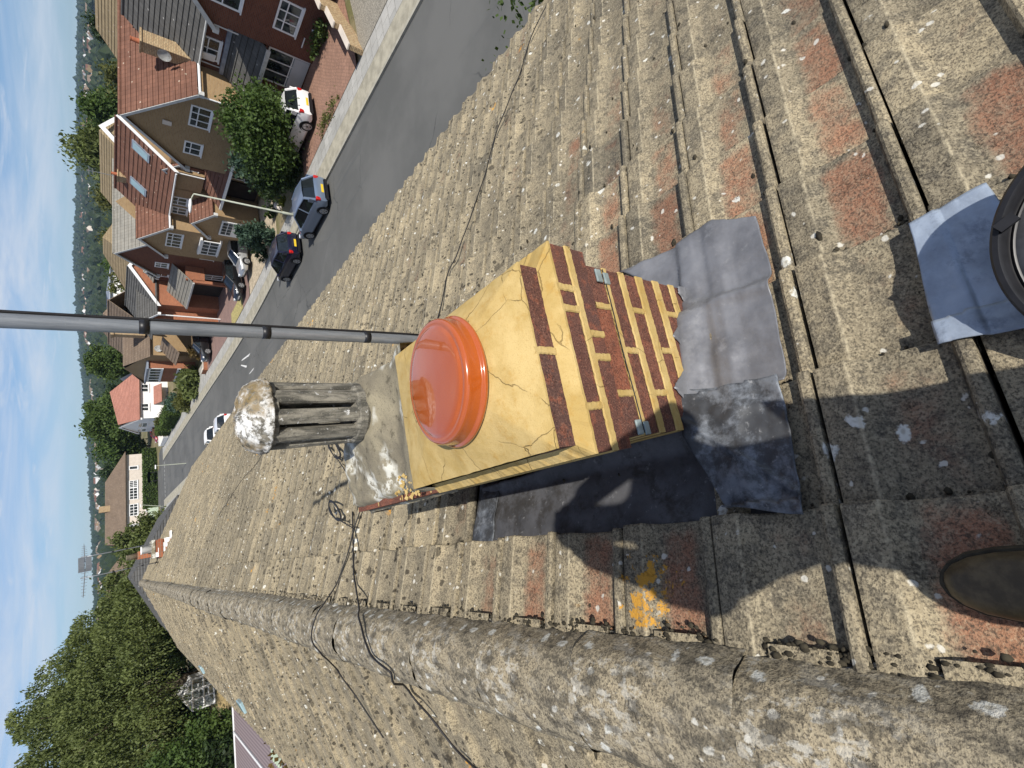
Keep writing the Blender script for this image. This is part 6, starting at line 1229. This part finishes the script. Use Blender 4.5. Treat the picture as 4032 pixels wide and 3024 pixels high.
car('red car under the dark trees beside the white corner house', 24.6, 111.0, math.pi+.3, paint('red_paint', (0.30, 0.012, 0.02), .2), 4.0, 1.75, 1.5)
car('white car at the near kerb, closer one, half below our gutter', 11.95, 53.0, PI2, paint('white_van_paint', (0.80, 0.80, 0.80), 0), 4.2, 1.8, 1.5, 'estate', z=prof(53)+.035)
car('white car at the near kerb, farther one with a red lamp showing', 12.0, 58.4, PI2, M['white'], 4.2, 1.8, 1.45, z=prof(58.4)+.035)
# ------------------------------------------------------------------ the far stack on our own roof with its twin aerials
def far_stack():
    mb = MB(); 
    y0 = 21.6; x0, x1 = .30, .88; zt = -1.06; mb.cur = {'tint': .6}; mb.box((x0, y0, -2.2), (x1, y0+1.3, zt-.14)); mb.box((x0-.03, y0-.03, zt-.36), (x1+.03, y0+1.33, zt-.24)); mb.box((x0+.05, y0+.7, zt-.2), (x0+.32, y0+1.2, zt+.32))
    o = mb.build('chimney', M['orange_brick'], house); o['label'] = 'small brick stack far along the roof between two poles'
    m2 = MB(); m2.box((x0-.02, y0-.02, zt-.14), (x1+.02, y0+1.32, zt-.05)); m2.build('flaunching', M['mortar_old'], o); m2 = MB(); m2.lathe([(.13, zt-.05), (.125, zt+.2), (.14, zt+.21), (.14, zt+.25)], (.62, y0+.4, 0), 14); m2.build('chimney_pot', M['render_white'], o, True); m2 = MB(); m2.lathe([(.11, zt+.32), (.09, zt+.62), (.11, zt+.64)], (x0+.18, y0+.95, 0), 14); m2.build('chimney_pot', M['mortar_old'], o, True)
    m2 = MB()
    for i in range(4): m2.box((x0+.15*i, y0-.012, zslope(x0+.15*i)+.02), (x0+.15*i+.16, y0-.004, zslope(x0+.15*i)+.26-.03*i))
    m2.box((x1-.05, y0-.25, zslope(x1)+.02), (x1+.25, y0+.3, zslope(x1)+.05)); m2.build('lead_soaker', M['render_white'], o)
far_stack()
def aerial(px_b, px_t, label, seed):
    y = 22; a = on(*px_b, 1, y); b = on(*px_t, 1, y); r0 = empty('aerial', (a.x, y, a.z-.3), label, 'aerial', 'twin aerials on the far stack'); mb = MB(); mb.tube([a-Vector((0, 0, .3)), b, b+Vector((0, 0, .45))], .018, 8); mb.build('pole', M['mast'], r0, True)
    for k in range(4): t_ = (k+1)/5; p = a.lerp(b, t_); mb = MB(); mb.tube([p-Vector((0, 0, .03)), p+Vector((0, 0, .03))], .024, 8); mb.build('tape_band', M['black'], r0)
    mb = MB(); c = b+Vector((0, 0, .35)); d = Vector((-.75, .55, .05) if seed else (.5, .8, .05)).normalized(); n = Vector((-d.y, d.x, 0)).normalized(); mb.tube([c-d*.35, c+d*.75], .012, 6)
    for k in range(9): q = c+d*(-.3+.125*k); w = .17-.008*k; mb.tube([q-n*w, q+n*w], .006, 5); mb.tube([q-Vector((0, 0, w*.55)), q+Vector((0, 0, w*.55))], .006, 5)
    for s_ in (-1, 1): mb.obox(c-d*.38+Vector((0, 0, s_*.09)), n*.2, d*.012, (0, 0, .075))
    mb.build('antenna', M['mast'], r0)
aerial((656, 2129), (388, 2183), 'aerial on the pole at the street side of the far stack', 0); aerial((668, 2203), (388, 2264), 'aerial on the pole at the ridge side of the far stack', 1)
tv = empty('house_aerial', (33.5, 40, -.3), 'thin television aerial above the pale grey roof', 'aerial'); mb = MB(); mb.tube([(33.5, 46.5, -.9), (33.5, 46.5, 1.5)], .025, 6); mb.tube([(33.1, 46.5, 1.4), (33.9, 46.5, 1.4)], .02, 5); mb.tube([(33.2, 46.5, 1.15), (33.8, 46.5, 1.15)], .02, 5); mb.build('pole', M['mast'], tv)
# ------------------------------------------------------------------ the photographer, seen as a boot and a shadow, holding a phone
def skin_body(name, joints, edges, mat, parent=None, sub=2, root=0):
    me = bpy.data.meshes.new(name); me.from_pydata([j[0] for j in joints], edges, []); o = bpy.data.objects.new(name, me); COL.objects.link(o); md = o.modifiers.new('skin', 'SKIN'); md.use_smooth_shade = True
    for i, j in enumerate(joints): v = me.skin_vertices[0].data[i]; v.radius = j[1] if isinstance(j[1], tuple) else (j[1], j[1]); v.use_root = (i == root)
    modify(o, 'SUBSURF', levels=sub, render_levels=sub); me.materials.append(mat)
    if parent is not None: o.parent = parent
    return o
M['skin'] = plain('skin', (0.46, 0.25, 0.17), .55, .08, 20); M['jacket'] = plain('charcoal_work_shirt', (0.035, 0.038, 0.045), .9, .2, 30); M['trouser'] = plain('dark_work_trousers', (0.045, 0.042, 0.038), .9, .2, 30); M['hair'] = plain('short_brown_hair', (0.05, 0.03, 0.018), .8, .3, 60)
PC = -FW*.014+DN*.045+RT*.01                     # middle of the phone
hR, hL = PC+RT*.052-FW*.012, PC-RT*.052-FW*.012
J = [((-.02, -.52, -.45), (.14, .11)), ((-.03, -.54, -.23), (.13, .10)), ((-.02, -.52, .02), (.15, .11)), ((-.01, -.50, .13), (.09, .08)), ((0, -.48, .21), (.055, .055)), ((.01, -.44, .28), (.072, .082)), ((.015, -.425, .37), (.075, .09)), ((.015, -.43, .43), (.05, .06)),
     ((-.19, -.46, .08), .060), ((-.22, -.34, -.16), .045), (tuple(hL-RT*.03-FW*.06), .028), (tuple(hL), (.020, .030)),
     ((.18, -.55, .08), .060), ((.24, -.42, -.16), .045), (tuple(hR+RT*.03-FW*.06), .028), (tuple(hR), (.020, .030)),
     ((-.12, -.50, -.50), .085), ((-.26, -.18, -.80), .060), ((-.31, -.04, -1.08), .042), ((-.31, .10, -1.15), .035),
     ((.06, -.54, -.50), .085), ((.00, -.50, -.88), .060), ((-.10, -.62, -1.20), .042), ((-.09, -.50, -1.26), .035)]
E_ = [(0, 1), (1, 2), (2, 3), (3, 4), (4, 5), (5, 6), (6, 7), (2, 8), (8, 9), (9, 10), (10, 11), (2, 12), (12, 13), (13, 14), (14, 15), (0, 16), (16, 17), (17, 18), (18, 19), (0, 20), (20, 21), (21, 22), (22, 23)]
for hb, sg_ in ((11, 1), (15, -1)):              # fingers behind the phone, thumb along its edge
    h = Vector(J[hb][0])
    for f, (dz, ln) in enumerate(((-.030, .062), (-.010, .070), (.010, .066), (.028, .052))):
        a = h+DN*dz+RT*sg_*.012-FW*.004; i = len(J); J.append((tuple(a), .0095)); J.append((tuple(a+RT*sg_*ln*.5-FW*.008), .0085)); J.append((tuple(a+RT*sg_*ln-FW*.002), .0070)); E_ += [(hb, i), (i, i+1), (i+1, i+2)]
    a = h-DN*.030; i = len(J); J.append((tuple(a-FW*.004), .010)); J.append((tuple(a-DN*.024-FW*.008+RT*sg_*.012), .0085)); E_ += [(hb, i), (i, i+1)]
person = skin_body('person', J, E_, M['skin'], None, 2); tag(person, 'person standing on the roof in dark work clothes and a brown boot, photographing the chimney', 'person')
def sub_body(name, ids, grow, mat, cut=()):
    idx = list(ids); mp = {a: i for i, a in enumerate(idx)}; g = lambda r_: tuple(q+grow for q in r_) if isinstance(r_, tuple) else r_+grow
    return skin_body(name, [(J[a][0], g(J[a][1])) for a in idx], [(mp[a], mp[b]) for a, b in E_ if a in mp and b in mp], mat, person, 2)
sub_body('jacket', (0, 1, 2, 3, 8, 9, 10, 12, 13, 14), .018, M['jacket']); sub_body('trousers', (0, 16, 17, 18, 20, 21, 22), .022, M['trouser'])
skin_body('hair', [((.01, -.465, .34), (.082, .085)), ((.015, -.45, .42), (.075, .085)), ((.015, -.435, .455), (.05, .06))], [(0, 1), (1, 2)], M['hair'], person)
def boot_mat():
    t = NT('scuffed_brown_leather'); v = t.co(); a = t.noise(v, 24, 5, .7); b = t.noise(v, 8, 4, .6); sp = t.vor(v, 26); s_ = t.n('SeparateColor'); t.L(sp.outputs['Color'], s_.inputs[0])
    c = t.mix(t.ramp(a, .35, .65), (0.065, 0.047, 0.024), (0.125, 0.093, 0.048)); c = t.mix(t.ramp(b, .5, .7, 0, .6), c, (0.13, 0.10, 0.06)); c = t.mix(t.math('MULTIPLY', t.ramp(sp.outputs['Distance'], .22, .16), t.math('GREATER_THAN', s_.outputs[0], .86)), c, (.6, .6, .56)); t.bump(a, .002, .6); return t.fin(c, .45, spec=.4)
M['boot'] = boot_mat()
def boot(cx, toe_y, ang, z0, name='boot'):
    ca, sa = math.cos(ang), math.sin(ang); T = lambda u, v, w: (cx+v*ca+u*sa, toe_y-u*ca+v*sa, z0+w-ST/CT*0*u)    # u back from the toe
    mb = MB(); rows = []
    for u, w, h in ((0.0, .004, .020), (.006, .020, .034), (.02, .034, .046), (.045, .046, .056), (.08, .0535, .062), (.12, .056, .070), (.16, .052, .090), (.20, .046, .120), (.25, .041, .135), (.29, .033, .13), (.303, .01, .11)):
        rows.append([mb.vert(T(u, w*math.cos(a)*(1 if math.sin(a) > 0 else 1.0), .024+(h-.024)*max(0, math.sin(a))**.8)) for a in [math.pi*k/16 for k in range(17)]])
    mb.grid(rows); o = mb.build(name, M['boot'], person, True)
    mb = MB(); rows = []
    for u, w in ((-.006, .003), (0.0, .020), (.012, .034), (.04, .050), (.08, .058), (.12, .060), (.16, .055), (.20, .048), (.25, .044), (.295, .035), (.308, .01)): rows.append([mb.vert(T(u, w, .022)), mb.vert(T(u, w*1.0, .0)), mb.vert(T(u, -w*1.0, .0)), mb.vert(T(u, -w, .022))])
    mb.grid([r_+[r_[0]] for r_ in rows]); mb.build('sole', plain('worn_rubber_sole', (0.06, 0.05, 0.032), .8, .3, 40), o)
    return o
boot(-.300, .243, -.02, zslope(-.30)+.035); boot(-.09, -.42, .1, zslope(-.09)+.035)
mb = MB(); mb.obox(PC, DN*.072, RT*.036, FW*.0045); ph = tag(mb.build('phone', M['black']), 'black phone held upright in both hands of the person', 'phone'); modify(ph, 'BEVEL', width=.004, segments=2)
